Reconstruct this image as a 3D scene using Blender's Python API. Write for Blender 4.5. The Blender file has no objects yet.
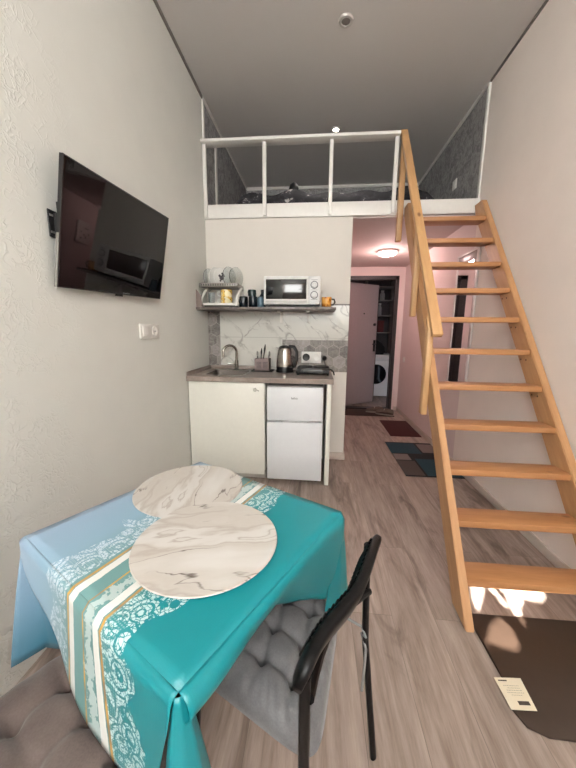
import bpy, bmesh, math, random
from mathutils import Vector, Matrix, Euler
random.seed(7)
SC = bpy.context.scene
COL = SC.collection

# ------------------------------------------------------------------ camera
F_PX, PITCH, YAW, ROLL, CAM_H = 312.31, 0.16641, 0.08662, 0.01047, 1.2841
_f = Vector((-math.sin(YAW)*math.cos(PITCH), math.cos(YAW)*math.cos(PITCH), -math.sin(PITCH)))
_r = Vector((math.cos(YAW), math.sin(YAW), 0)); _u = _r.cross(_f)
_r2 = math.cos(ROLL)*_r + math.sin(ROLL)*_u; _u2 = -math.sin(ROLL)*_r + math.cos(ROLL)*_u
cd = bpy.data.cameras.new('camera'); cam = bpy.data.objects.new('camera', cd); COL.objects.link(cam)
cd.sensor_fit = 'HORIZONTAL'; cd.sensor_width = 36; cd.lens = F_PX/576*36; cd.clip_start = 0.02
m = Matrix.Identity(4)
for i in range(3): m[i][0], m[i][1], m[i][2] = _r2[i], _u2[i], -_f[i]
m.translation = (0, 0, CAM_H); cam.matrix_world = m
SC.camera = cam

# ------------------------------------------------------------------ world, sun, window light, exposure
wd = bpy.data.worlds.new('sky'); SC.world = wd; wd.use_nodes = True
wd.node_tree.nodes['Background'].inputs[0].default_value = (0.75, 0.86, 1.0, 1)
wd.node_tree.nodes['Background'].inputs[1].default_value = 1.0

def lamp(name, kind, loc, energy, color, rot=(0, 0, 0), **kw):
    d = bpy.data.lights.new(name, kind); d.energy = energy; d.color = color
    for k, v in kw.items(): setattr(d, k, v)
    o = bpy.data.objects.new(name, d); o.location = loc; o.rotation_euler = rot; COL.objects.link(o); return o

Y_REAR = -1.75
lamp('window_daylight', 'AREA', (0.05, Y_REAR+0.10, 2.4), 152, (0.925, 0.96, 1.0), (math.radians(-90), math.pi, 0),
     shape='RECTANGLE', size=1.8, size_y=1.5)
SUN_DIR = Vector((0.06, 1.0, -0.70)).normalized()
sun = lamp('sun', 'SUN', (0, -4, 5), 70, (1.0, 0.95, 0.88), angle=0.006)
sun.rotation_euler = SUN_DIR.to_track_quat('-Z', 'Y').to_euler()
SC.view_settings.view_transform = 'Standard'; SC.view_settings.look = 'None'
SC.view_settings.exposure = 0.0; SC.view_settings.gamma = 1.0; SC.view_settings.use_curve_mapping = False

# ------------------------------------------------------------------ measures of the room
XL, XR, YK, ZC, YLB, ZHC, XP, YH, YF = -1.062, 1.379, 3.0626, 3.330, 4.867, 2.302, 0.307, 5.2528, 2.487
ZLF = 2.42          # loft floor

# ------------------------------------------------------------------ helpers
def lin(c):
    return tuple((x/255/12.92 if x/255 <= .04045 else ((x/255+.055)/1.055)**2.4) for x in c)+(1,)

class N:
    """small node tree builder"""
    def __init__(s, name):
        s.m = bpy.data.materials.new(name); s.m.use_nodes = True; s.t = s.m.node_tree
        s.b = s.t.nodes['Principled BSDF']
    def n(s, kind, **kw):
        x = s.t.nodes.new(kind)
        for k, v in kw.items():
            if k.startswith('_'): setattr(x, k[1:], v)
            else: x.inputs[k].default_value = v
        return x
    def l(s, a, b): s.t.links.new(a, b)
    def coord(s, out='Object', scale=(1, 1, 1), rot=(0, 0, 0), loc=(0, 0, 0)):
        tc = s.n('ShaderNodeTexCoord'); mp = s.n('ShaderNodeMapping')
        mp.inputs['Scale'].default_value = scale; mp.inputs['Rotation'].default_value = rot; mp.inputs['Location'].default_value = loc
        s.l(tc.outputs[out], mp.inputs[0]); return mp.outputs[0]
    def ramp(s, fac, stops, interp='LINEAR'):
        r = s.n('ShaderNodeValToRGB'); r.color_ramp.interpolation = interp
        e = r.color_ramp.elements
        while len(e) < len(stops): e.new(0.5)
        for el, (p, c) in zip(e, stops): el.position = p; el.color = c if len(c) == 4 else lin(c)
        s.l(fac, r.inputs[0]); return r.outputs[0]
    def math(s, op, a, b=None, c=None):
        x = s.n('ShaderNodeMath', _operation=op)
        for i, v in enumerate((a, b, c)):
            if v is None: continue
            if isinstance(v, (int, float)): x.inputs[i].default_value = v
            else: s.l(v, x.inputs[i])
        return x.outputs[0]
    def mix(s, fac, a, b, mode='MIX'):
        x = s.n('ShaderNodeMix', _data_type='RGBA', _blend_type=mode)
        for i, v in ((0, fac), (6, a), (7, b)):
            if isinstance(v, (int, float)): x.inputs[i].default_value = v
            elif isinstance(v, tuple): x.inputs[i].default_value = v
            else: s.l(v, x.inputs[i])
        return x.outputs[2]
    def noise(s, vec, scale, detail=4, rough=.55, dist=0):
        x = s.n('ShaderNodeTexNoise'); x.inputs['Scale'].default_value = scale; x.inputs['Detail'].default_value = detail
        x.inputs['Roughness'].default_value = rough; x.inputs['Distortion'].default_value = dist
        s.l(vec, x.inputs['Vector']); return x.outputs['Fac']
    def bump(s, h, strength, dist=.01):
        x = s.n('ShaderNodeBump'); x.inputs['Strength'].default_value = strength; x.inputs['Distance'].default_value = dist
        s.l(h, x.inputs['Height']); s.l(x.outputs[0], s.b.inputs['Normal'])
    def color(s, c):
        if isinstance(c, tuple): s.b.inputs['Base Color'].default_value = c
        else: s.l(c, s.b.inputs['Base Color'])
    def rough(s, r): s.b.inputs['Roughness'].default_value = r

_mats = {}
def mat(name, rgb, rough=.5, metal=0, var=.06, nscale=30, coat=0, bump=0, spec=None):
    """simple procedural material: colour with a faint noise variation"""
    if name in _mats: return _mats[name]
    x = N(name); c = lin(rgb)
    f = x.noise(x.coord(), nscale, 3)
    hi = tuple(min(1, v*(1+var)) for v in c[:3])+(1,); lo = tuple(v*(1-var) for v in c[:3])+(1,)
    x.color(x.ramp(f, [(.3, lo), (.7, hi)])); x.rough(rough); x.b.inputs['Metallic'].default_value = metal
    x.b.inputs['Coat Weight'].default_value = coat
    if spec is not None: x.b.inputs['Specular IOR Level'].default_value = spec
    if bump: x.bump(f, bump, .004)
    _mats[name] = x.m; return x.m

def glass(name, rgb=(235, 240, 240), rough=.03):
    if name in _mats: return _mats[name]
    x = N(name); x.color(lin(rgb)); x.rough(rough); x.b.inputs['Transmission Weight'].default_value = .95
    x.b.inputs['IOR'].default_value = 1.3
    _mats[name] = x.m; return x.m

def emit(name, rgb, strength):
    x = N(name); x.color(lin(rgb)); x.b.inputs['Emission Color'].default_value = lin(rgb); x.b.inputs['Emission Strength'].default_value = strength
    return x.m

WL = {}
class MB:
    def __init__(s): s.b = bmesh.new(); s.mi = 0
    def _fin(s, before):
        for f in s.b.faces:
            if f.index == -1 or f not in before: f.material_index = s.mi
    def box(s, lo, hi, bev=0, seg=2, rot=None, pivot=None):
        lo, hi = Vector(lo), Vector(hi)
        vs = [s.b.verts.new((x, y, z)) for x in (lo.x, hi.x) for y in (lo.y, hi.y) for z in (lo.z, hi.z)]
        q = [(0, 1, 3, 2), (4, 6, 7, 5), (0, 4, 5, 1), (2, 3, 7, 6), (0, 2, 6, 4), (1, 5, 7, 3)]
        fs = [s.b.faces.new([vs[i] for i in f]) for f in q]
        for f in fs: f.material_index = s.mi
        if rot is not None:
            p = Vector(pivot) if pivot is not None else (lo+hi)/2
            bmesh.ops.rotate(s.b, verts=vs, cent=p, matrix=Euler(rot).to_matrix())
        if bev:
            es = list({e for f in fs for e in f.edges})
            bmesh.ops.bevel(s.b, geom=es, offset=bev, segments=seg, profile=.5, affect='EDGES')
        return s
    def prism(s, pts, ext, bev=0):
        """polygon of 3-D points extruded by the vector ext"""
        ext = Vector(ext); a = [s.b.verts.new(p) for p in pts]; b = [s.b.verts.new(Vector(p)+ext) for p in pts]
        n = len(a); fs = [s.b.faces.new(a[::-1]), s.b.faces.new(b)]
        for i in range(n): fs.append(s.b.faces.new((a[i], a[(i+1) % n], b[(i+1) % n], b[i])))
        for f in fs: f.material_index = s.mi
        if bev:
            es = list({e for f in fs for e in f.edges})
            bmesh.ops.bevel(s.b, geom=es, offset=bev, segments=2, profile=.5, affect='EDGES')
        return s
    def loft(s, rings, caps=True, closed=True):
        R = [[s.b.verts.new(p) for p in r] for r in rings]; n = len(R[0])
        for a, b in zip(R, R[1:]):
            for i in range(n if closed else n-1):
                j = (i+1) % n
                f = s.b.faces.new((a[i], a[j], b[j], b[i])); f.material_index = s.mi; f.smooth = True
        if caps and closed:
            for f in (s.b.faces.new(R[0][::-1]), s.b.faces.new(R[-1])): f.material_index = s.mi
        return s
    def tube(s, pts, r, n=12, squash=1.0):
        pts = [Vector(p) for p in pts]; rs = r if isinstance(r, (list, tuple)) else [r]*len(pts); rings = []
        ref = None
        for i, p in enumerate(pts):
            t = (pts[min(i+1, len(pts)-1)]-pts[max(i-1, 0)]).normalized()
            if ref is None: ref = t.orthogonal().normalized()
            ref = (ref-t*ref.dot(t)).normalized(); w = t.cross(ref)
            rings.append([p+rs[i]*(math.cos(2*math.pi*k/n)*ref+squash*math.sin(2*math.pi*k/n)*w) for k in range(n)])
        return s.loft(rings)
    def lathe(s, c, prof, n=28, axis='Z', caps=True):
        """prof: (radius, height) list turned about an axis through c"""
        c = Vector(c); rings = []
        for r, h in prof:
            ring = []
            for k in range(n):
                a = 2*math.pi*k/n; x, y = max(r, 1e-4)*math.cos(a), max(r, 1e-4)*math.sin(a)
                ring.append(c+Vector({'Z': (x, y, h), 'Y': (x, h, y), 'X': (h, x, y)}[axis]))
            rings.append(ring)
        return s.loft(rings, caps)
    def build(s, name, material, parent=None, loc=(0, 0, 0), smooth=None, sharp=35):
        base = WL[parent.name] if parent is not None else Vector(loc)
        bmesh.ops.recalc_face_normals(s.b, faces=s.b.faces)
        bmesh.ops.translate(s.b, verts=s.b.verts, vec=-base)
        me = bpy.data.meshes.new(name); s.b.to_mesh(me); s.b.free()
        for mm in (material if isinstance(material, (list, tuple)) else [material]): me.materials.append(mm)
        o = bpy.data.objects.new(name, me); COL.objects.link(o)
        if parent is not None: o.parent = parent
        else: o.location = base
        WL[o.name] = base.copy()
        for p in me.polygons: p.use_smooth = True
        if smooth is None: me.set_sharp_from_angle(angle=math.radians(sharp))
        return o

def tag(o, label=None, cat=None, group=None, kind=None):
    for k, v in (('label', label), ('category', cat), ('group', group), ('kind', kind)):
        if v: o[k] = v
    return o
def thing(name, label, cat, loc, group=None):
    o = bpy.data.objects.new(name, None); o.location = loc; o.empty_display_size = .05; COL.objects.link(o)
    WL[o.name] = Vector(loc); return tag(o, label, cat, group)
def box(name, lo, hi, m, parent=None, bev=.002, loc=None):
    lo, hi = Vector(lo), Vector(hi)
    if loc is None: loc = ((lo.x+hi.x)/2, (lo.y+hi.y)/2, lo.z)
    return MB().box(lo, hi, bev).build(name, m, parent, loc)
def struct(name, lo, hi, m, bev=0):
    return tag(MB().box(lo, hi, bev).build(name, m), kind='structure')
def text(name, body, size, m, parent, at, rot, depth=.0006, align='CENTER'):
    cu = bpy.data.curves.new(name, 'FONT'); cu.body = body; cu.size = size; cu.extrude = depth; cu.align_x = align; cu.align_y = 'CENTER'
    t = bpy.data.objects.new(name+'_tmp', cu); COL.objects.link(t); bpy.context.view_layer.update()
    me = bpy.data.meshes.new_from_object(t.evaluated_get(bpy.context.evaluated_depsgraph_get()))
    bpy.data.objects.remove(t)
    me.transform(Matrix.Translation(Vector(at)-WL[parent.name]) @ Euler(rot).to_matrix().to_4x4())
    me.materials.clear(); me.materials.append(m)
    o = bpy.data.objects.new(name, me); COL.objects.link(o); o.parent = parent; WL[o.name] = WL[parent.name]; return o

# ------------------------------------------------------------------ materials of the shell
def plaster(name, rgb, texture=0.0, rough=.75):
    x = N(name); v = x.coord()
    f = x.noise(v, 6, 3); c = lin(rgb)
    x.color(x.ramp(f, [(.3, tuple(k*.97 for k in c[:3])+(1,)), (.7, c)])); x.rough(rough)
    if texture:
        w = x.n('ShaderNodeTexVoronoi', _feature='DISTANCE_TO_EDGE'); w.inputs['Scale'].default_value = 26
        d = x.n('ShaderNodeTexNoise'); d.inputs['Scale'].default_value = 14; d.inputs['Detail'].default_value = 2
        x.l(v, d.inputs['Vector'])
        mv = x.n('ShaderNodeVectorMath', _operation='MULTIPLY_ADD'); x.l(d.outputs['Color'], mv.inputs[0]); mv.inputs[1].default_value = (.16, .16, .16); x.l(v, mv.inputs[2])
        x.l(mv.outputs[0], w.inputs['Vector'])
        h = x.ramp(w.outputs['Distance'], [(0, (1, 1, 1, 1)), (.12, (.0, .0, .0, 1))])
        h2 = x.math('MULTIPLY', h, x.ramp(x.noise(v, 9, 2), [(.42, (0, 0, 0, 1)), (.6, (1, 1, 1, 1))]))
        # relief plaster only on the stretch beside the television
        sx = x.n('ShaderNodeSeparateXYZ'); x.l(v, sx.inputs[0])
        mr = x.n('ShaderNodeMapRange'); mr.inputs['From Min'].default_value = 1.0; mr.inputs['From Max'].default_value = 1.45
        mr.inputs['To Min'].default_value = 1; mr.inputs['To Max'].default_value = .03; x.l(sx.outputs['Y'], mr.inputs[0])
        x.bump(x.math('MULTIPLY', h2, mr.outputs[0]), texture, .006)
    else:
        x.bump(x.noise(v, 160, 3), .06, .002)
    return x.m
M_WALL_L = plaster('relief plaster', (221, 221, 215), .38)
M_WALL_R = plaster('white plaster', (243, 231, 223))
M_WALL_K = plaster('kitchen paint', (218, 212, 204))
M_HALL = plaster('hall paint', (226, 208, 205))
M_HALLC = plaster('hall ceiling paint', (205, 192, 188))
M_TRIM = mat('white trim', (226, 223, 218), .4, var=.02)
M_DTRIM = mat('grey edge strip', (120, 114, 108), .5)
M_BASE = mat('skirting', (196, 182, 172), .5)
M_WHITE = mat('white paint', (228, 225, 220), .4, var=.02)

def ceiling_mat():
    x = N('satin stretch ceiling'); v = x.coord(); c = lin((208, 203, 199))
    x.color(x.ramp(x.noise(v, 1.2, 2), [(.3, tuple(k*.97 for k in c[:3])+(1,)), (.7, c)])); x.rough(.42)
    x.b.inputs['Specular IOR Level'].default_value = .35
    return x.m
def floor_mat():
    x = N('grey oak laminate'); v = x.coord(rot=(0, 0, math.pi/2))
    br = x.n('ShaderNodeTexBrick'); br.offset = .37
    br.inputs['Scale'].default_value = 1; br.inputs['Brick Width'].default_value = 1.28; br.inputs['Row Height'].default_value = .19
    br.inputs['Mortar Size'].default_value = .0012; br.inputs['Color1'].default_value = (0, 0, 0, 1); br.inputs['Color2'].default_value = (1, 1, 1, 1); br.inputs['Mortar'].default_value = (.5, .5, .5, 1)
    x.l(v, br.inputs['Vector'])
    # every plank shifts the grain
    sh = x.n('ShaderNodeVectorMath', _operation='MULTIPLY_ADD'); x.l(br.outputs['Color'], sh.inputs[0]); sh.inputs[1].default_value = (3.1, 1.7, 0)
    v2 = x.coord(scale=(1, .09, 1)); x.l(v2, sh.inputs[2])
    g = x.noise(sh.outputs[0], 14, 8, .65, .6)
    g2 = x.noise(sh.outputs[0], 55, 5, .7)
    v3 = x.coord(scale=(1, .2, 1)); kn = x.noise(v3, 6.5, 5, .6, 1.2)
    base = x.ramp(g, [(.27, (92, 79, 72)), (.42, (136, 121, 112)), (.56, (164, 149, 140)), (.75, (186, 173, 165))])
    base = x.mix(.4, base, x.ramp(g2, [(.3, (112, 98, 90)), (.7, (188, 175, 166))]))
    base = x.mix(x.ramp(kn, [(.54, (0, 0, 0, 1)), (.70, (.85, .85, .85, 1))]), base, lin((92, 80, 73)))
    tint = x.ramp(br.outputs['Color'], [(0, (.98, .95, .93, 1)), (1, (1.14, 1.09, 1.06, 1))])
    base = x.mix(1, base, tint, 'MULTIPLY')
    base = x.mix(x.math('MULTIPLY', br.outputs['Fac'], .55), base, lin((96, 86, 78)))
    x.color(base); x.rough(.38); x.b.inputs['Specular IOR Level'].default_value = .45
    x.bump(g2, .08, .003); return x.m
def wallpaper():
    x = N('grey marbled wallpaper'); v = x.coord()
    f = x.noise(v, 9, 9, .72, 1.5); g = x.noise(v, 46, 4)
    c = x.ramp(f, [(.3, (110, 108, 110)), (.48, (152, 149, 150)), (.56, (186, 184, 184)), (.7, (136, 133, 135))])
    x.color(x.mix(.3, c, x.ramp(g, [(.35, (60, 60, 60)), (.65, (165, 165, 163))]))); x.rough(.7); return x.m
def marble_tile():
    x = N('white marble tile'); v = x.coord()
    d = x.n('ShaderNodeTexNoise'); d.inputs['Scale'].default_value = 6; d.inputs['Detail'].default_value = 5; x.l(v, d.inputs['Vector'])
    mv = x.n('ShaderNodeVectorMath', _operation='MULTIPLY_ADD'); x.l(d.outputs['Color'], mv.inputs[0]); mv.inputs[1].default_value = (.13, .13, .13); x.l(v, mv.inputs[2])
    vein = None
    for ang, sc_, seed in ((-52, 1.9, 0), (-38, 3.1, 3.7), (48, 1.3, 8.1)):
        rt = x.n('ShaderNodeMapping'); rt.inputs['Rotation'].default_value = (0, math.radians(ang), 0); rt.inputs['Location'].default_value = (seed, 0, seed); rt.inputs['Scale'].default_value = (.16, 1, 1); x.l(mv.outputs[0], rt.inputs[0])
        rt.vector_type = 'POINT'
        q = x.n('ShaderNodeVectorRotate', _rotation_type='Y_AXIS'); q.inputs['Angle'].default_value = math.radians(ang); x.l(mv.outputs[0], q.inputs['Vector'])
        sc2 = x.n('ShaderNodeMapping'); sc2.inputs['Scale'].default_value = (.14, 1, 1); sc2.inputs['Location'].default_value = (seed, 0, seed); x.l(q.outputs[0], sc2.inputs[0])
        f = x.noise(sc2.outputs[0], 3.4*sc_/1.9, 3, .5)
        w = x.ramp(x.math('ABSOLUTE', x.math('SUBTRACT', f, .5)), [(0, (1, 1, 1, 1)), (.016, (0, 0, 0, 1))])
        w = x.math('MULTIPLY', w, x.ramp(x.noise(v, 4.5+seed, 2), [(.42, (0, 0, 0, 1)), (.6, (.9, .9, .9, 1))]))
        vein = w if vein is None else x.math('MAXIMUM', vein, w)
    c = x.mix(x.math('MULTIPLY', vein, .8), lin((206, 204, 197)), lin((132, 127, 122)))
    sx = x.n('ShaderNodeSeparateXYZ'); x.l(v, sx.inputs[0])
    jz = x.math('LESS_THAN', x.math('ABSOLUTE', x.math('SUBTRACT', sx.outputs['Z'], 1.225)), .0025)
    x.color(x.mix(jz, c, lin((178, 175, 169)))); x.rough(.18); return x.m
def hex_tile():
    x = N('grey hexagon tile'); v = x.coord()
    sx = x.n('ShaderNodeSeparateXYZ'); x.l(v, sx.inputs[0]); D = .115
    X = x.math('MULTIPLY', sx.outputs['X'], 1/D); Z = x.math('MULTIPLY', sx.outputs['Z'], 1/D)
    S3 = math.sqrt(3)
    def cell(ox, oz):   # distance vector to the nearest centre of one of the two lattices
        ax = x.math('SUBTRACT', x.math('FRACT', x.math('ADD', X, ox+100)), .5)
        az = x.math('MULTIPLY', x.math('SUBTRACT', x.math('FRACT', x.math('MULTIPLY', x.math('ADD', Z, oz+100*S3), 1/S3)), .5), S3)
        return ax, az, x.math('ADD', x.math('MULTIPLY', ax, ax), x.math('MULTIPLY', az, az))
    a, b = cell(0, 0), cell(.5, S3/2)
    pick = x.math('LESS_THAN', a[2], b[2]); inv = x.math('SUBTRACT', 1.0, pick)
    sel = lambda p, q: x.math('ADD', x.math('MULTIPLY', p, pick), x.math('MULTIPLY', q, inv))
    hx, hz = sel(a[0], b[0]), sel(a[1], b[1])
    ix, iz = x.math('SUBTRACT', X, hx), x.math('SUBTRACT', Z, hz)
    cb = x.n('ShaderNodeCombineXYZ'); x.l(x.math('ROUND', x.math('MULTIPLY', ix, 2)), cb.inputs[0]); x.l(x.math('ROUND', x.math('MULTIPLY', iz, 2)), cb.inputs[1])
    wn = x.n('ShaderNodeTexWhiteNoise'); x.l(cb.outputs[0], wn.inputs[0])
    c = x.ramp(wn.outputs['Value'], [(0, (98, 93, 90)), (.4, (122, 116, 112)), (.7, (140, 134, 129)), (1, (168, 161, 156))])
    n = x.noise(v, 22, 6, .6, 1.5)
    c = x.mix(.4, c, x.ramp(n, [(.35, (88, 82, 80)), (.65, (170, 164, 160))]))
    axx, azz = x.math('ABSOLUTE', hx), x.math('ABSOLUTE', hz)
    edge = x.math('MAXIMUM', axx, x.math('ADD', x.math('MULTIPLY', axx, .5), x.math('MULTIPLY', azz, S3/2)))
    x.color(x.mix(x.math('GREATER_THAN', edge, .482), c, lin((168, 162, 156)))); x.rough(.25); return x.m
def wood(name, rot=(0, 0, 0), light=(202, 155, 110), dark=(168, 116, 74), seed=0):
    """pine with the grain along local x of the rotated coordinates"""
    x = N(name); v = x.coord(rot=rot, loc=(seed, seed*.7, seed*.3))
    mp = x.n('ShaderNodeMapping'); mp.inputs['Scale'].default_value = (.12, 1, 1); x.l(v, mp.inputs[0])
    g = x.noise(mp.outputs[0], 38, 6, .6, .5); g2 = x.noise(mp.outputs[0], 9, 3, .5, .8)
    c = x.mix(.5, x.ramp(g, [(.3, dark), (.65, light)]), x.ramp(g2, [(.3, tuple(int(k*.93) for k in light)), (.7, light)]))
    mk = x.n('ShaderNodeMapping'); mk.inputs['Scale'].default_value = (.55, 1, 1); x.l(v, mk.inputs[0])
    k = x.n('ShaderNodeTexVoronoi'); k.inputs['Scale'].default_value = 7.0; x.l(mk.outputs[0], k.inputs['Vector'])
    x.color(x.mix(x.ramp(k.outputs['Distance'], [(.045, (.85, .85, .85, 1)), (.11, (0, 0, 0, 1))]), c, lin((118, 74, 42))))
    x.rough(.42); x.bump(g, .05, .002); return x.m
M_CEIL, M_FLOOR, M_PAPER, M_TILE, M_HEX = ceiling_mat(), floor_mat(), wallpaper(), marble_tile(), hex_tile()
SLOPE = 1.4024
M_WX = wood('pine along x'); M_WS = wood('pine along slope', (-math.atan(SLOPE), 0, -math.pi/2)); M_WZ = wood('pine upright', (0, math.pi/2, 0), (214, 171, 124), (186, 136, 90))
M_WR = wood('pine handrail', (-math.atan(1.49), 0, -math.pi/2), (214, 169, 118), (190, 138, 90), 2.3)

# ------------------------------------------------------------------ the shell
T = .12
struct('floor', (XL-T, Y_REAR, -.1), (XR+T, 7.4, 0), M_FLOOR)
struct('ceiling', (XL-T, Y_REAR, ZC), (XR+T, YLB+T, ZC+.1), M_CEIL)
struct('wall_left', (XL-T, Y_REAR, 0), (XL, YK+.0, ZC), M_WALL_L)
struct('wall_loft_left', (XL-T, YK, ZLF), (XL, YLB+T, ZC), M_PAPER)
struct('wall_right', (XR, Y_REAR, 0), (XR+T, YK, ZC), M_WALL_R)
struct('wall_loft_right', (XR, YK, ZLF), (XR+T, YLB+T, ZC), M_PAPER)
struct('wall_loft_back', (XL, YLB, ZLF), (XR, YLB+T, ZC), M_PAPER)
struct('wall_hall_right', (XR, YK, 0), (XR+T, YH+.1, ZLF), M_HALL)
struct('wall_kitchen', (XL, YK, 0), (XP, YK+.1, ZHC+.01), M_WALL_K)
struct('wall_hall_left', (XP-.1, YK+.1, 0), (XP, YH, ZHC+.01), M_HALL)
struct('ceiling_hall', (XP-.1, YK+.015, ZHC), (XR, YH+.1, ZHC+.03), M_HALLC)
struct('floor_loft', (XL, YK, ZHC+.015), (XR, YLB, ZLF), mat('loft boards', (200, 195, 188)))
struct('trim_loft_front', (XL, YK-.018, ZHC+.012), (XR, YK, ZLF+.012), M_WHITE, .003)
# end wall of the hall with the entrance opening
DX0, DX1, DZ = .42, 1.285, 2.165
MB_ = MB().box((XP, YH, 0), (DX0, YH+.1, ZHC)).box((DX1, YH, 0), (XR, YH+.1, ZHC)).box((DX0, YH, DZ), (DX1, YH+.1, ZHC))
tag(MB_.build('wall_hall_end', M_HALL), kind='structure')
# rear wall with its window, behind the photographer
WX0, WX1, WZ0, WZ1 = -.80, 1.25, 1.35, 3.1
MB_ = MB().box((XL, Y_REAR-T, 0), (WX0, Y_REAR, ZC)).box((WX1, Y_REAR-T, 0), (XR, Y_REAR, ZC))
MB_.box((WX0, Y_REAR-T, 0), (WX1, Y_REAR, WZ0)).box((WX0, Y_REAR-T, WZ1), (WX1, Y_REAR, ZC))
tag(MB_.build('wall_rear', M_WALL_R), kind='structure')
wf = MB()
for lo, hi in (((WX0, WZ0), (WX0+.06, WZ1)), ((WX1-.06, WZ0), (WX1, WZ1)), ((WX0, WZ0), (WX1, WZ0+.06)), ((WX0, WZ1-.06), (WX1, WZ1))):
    wf.box((lo[0], Y_REAR-.09, lo[1]), (hi[0], Y_REAR-.03, hi[1]))
tag(wf.build('window_1', M_WHITE), kind='structure')
# blind over the window; added unseen, holes cut to cast the sun patches
def back_to_mask(x, y, z=0.0):
    t = (Y_REAR-.02-y)/SUN_DIR.y
    return (x+SUN_DIR.x*t, z+SUN_DIR.z*t)
sun_holes = [[(.838, 1.475), (.885, 1.475), (.885, 1.44), (.83, 1.36), (.785, 1.30), (.80, 1.38)],
        [(.955, 1.475), (1.175, 1.475), (1.17, 1.43), (1.12, 1.385), (1.05, 1.40), (1.0, 1.345), (.945, 1.235), (.952, 1.33), (.975, 1.42)],
        [(.905, 1.45), (.94, 1.46), (.945, 1.40), (.965, 1.375), (.935, 1.335), (.92, 1.36), (.925, 1.40)],
        [(.866, 1.285), (.89, 1.23), (.875, 1.155), (.845, 1.128), (.795, 1.138), (.752, 1.155), (.722, 1.128), (.765, 1.19), (.80, 1.24)]]
cu = bpy.data.curves.new('sun_mask', 'CURVE'); cu.dimensions = '2D'; cu.fill_mode = 'BOTH'; cu.extrude = .001
def spl(pts):
    sp = cu.splines.new('POLY'); sp.points.add(len(pts)-1); sp.use_cyclic_u = True
    for p, q in zip(sp.points, pts): p.co = (q[0], q[1], 0, 1)
spl([(WX0-.04, WZ0-.04), (WX1+.04, WZ0-.04), (WX1+.04, WZ1+.04), (WX0-.04, WZ1+.04)])
for g in sun_holes: spl([back_to_mask(*p) for p in g])
t_ = bpy.data.objects.new('tmp', cu); COL.objects.link(t_); bpy.context.view_layer.update()
me = bpy.data.meshes.new_from_object(t_.evaluated_get(bpy.context.evaluated_depsgraph_get())); bpy.data.objects.remove(t_)
me.transform(Matrix.Translation((0, Y_REAR+.02, 0)) @ Matrix.Rotation(math.pi/2, 4, 'X'))
bl = bpy.data.objects.new('window_sun_mask', me); COL.objects.link(bl); me.materials.clear(); me.materials.append(mat('blind cloth', (235, 232, 225), .8)); bl['kind'] = 'structure'

# trims, skirting, tiles
struct('trim_ceiling_left', (XL, Y_REAR, ZC-.022), (XL+.012, YK, ZC), M_DTRIM)
struct('trim_ceiling_right', (XR-.01, Y_REAR, ZC-.016), (XR, YK, ZC), M_DTRIM)
struct('trim_loft_corner_left', (XL, YK-.002, ZLF), (XL+.014, YK+.03, ZC), M_TRIM)
struct('trim_loft_corner_right', (XR-.014, YK-.002, ZLF), (XR, YK+.03, ZC), M_TRIM)
struct('trim_cornice_left', (XL, YK+.03, ZC-.022), (XL+.016, YLB, ZC), M_TRIM)
struct('trim_cornice_right', (XR-.016, YK+.03, ZC-.022), (XR, YLB, ZC), M_TRIM)
struct('trim_cornice_back', (XL+.016, YLB-.02, ZC-.035), (XR-.016, YLB, ZC), M_TRIM)
struct('trim_wallpaper_seam', (XL, 3.40, ZLF), (XL+.012, 3.45, ZC-.2), M_TRIM)
struct('baseboard_right', (XR-.014, 1.0, 0), (XR, YH, .06), M_BASE, .003)
struct('baseboard_kitchen', (.155, YK-.014, 0), (XP+.014, YK, .075), M_BASE, .003)
struct('baseboard_hall', (XP, YK, 0), (XP+.014, YH, .06), M_BASE)
struct('baseboard_end', (DX1+.03, YH-.014, 0), (XR, YH, .06), M_BASE)
struct('wall_tiles', (XL+.12, YK-.008, .90), (XP, YK, 1.535), M_TILE)
struct('wall_tiles_left_strip', (XL, YK-.009, .90), (XL+.12, YK, 1.50), M_HEX)
struct('wall_tiles_hexagon', (-.325, YK-.010, .90), (XP, YK-.008, 1.205), M_HEX)
struct('trim_tile_edge', (.17, YK-.012, 1.532), (XP+.004, YK, 1.543), mat('dark edge', (84, 78, 76)))

# ------------------------------------------------------------------ entrance door and what shows past it
M_DARK = mat('dark door frame', (34, 28, 29), .45)
fr = MB().box((DX0, YH-.012, 0), (DX0+.10, YH+.11, DZ)).box((DX1-.055, YH-.012, 0), (DX1, YH+.11, DZ)).box((DX0, YH-.012, DZ-.055), (DX1, YH+.11, DZ)).box((DX0, YH-.005, 0), (DX1, YH+.11, .022))
tag(fr.build('trim_door_frame', M_DARK), kind='structure')
dr = thing('door_1', 'pale pink metal entrance door standing ajar at hall end', 'door', (.50, YH+.09, .03)); dr['kind'] = 'structure'
M_LEAF = mat('pinkish door leaf', (158, 144, 145), .45, var=.03)
LEAF_A = math.radians(35)
def leafpt(a, d, z):  # a along the leaf, d out of its room face
    return Vector((.50+a*math.cos(LEAF_A)+d*math.sin(LEAF_A), YH+.09+a*math.sin(LEAF_A)-d*math.cos(LEAF_A), z))
MB().prism([leafpt(0, 0, .03), leafpt(.70, 0, .03), leafpt(.70, 0, 2.09), leafpt(0, 0, 2.09)], leafpt(0, -.06, 0)-leafpt(0, 0, 0)).build('leaf', M_LEAF, dr)
MB().prism([leafpt(.694, .001, .03), leafpt(.706, .001, .03), leafpt(.706, .001, 2.09), leafpt(.694, .001, 2.09)], leafpt(0, -.062, 0)-leafpt(0, 0, 0)).build('edge_seal', M_DARK, dr)
M_BLACK = mat('black plastic', (24, 24, 25), .4)
hb = MB().box((0, 0, 0), (0, 0, 0)) if False else MB()
hb.prism([leafpt(.63, 0, .95), leafpt(.67, 0, .95), leafpt(.67, 0, 1.15), leafpt(.63, 0, 1.15)], leafpt(0, .012, 0)-leafpt(0, 0, 0))
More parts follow.
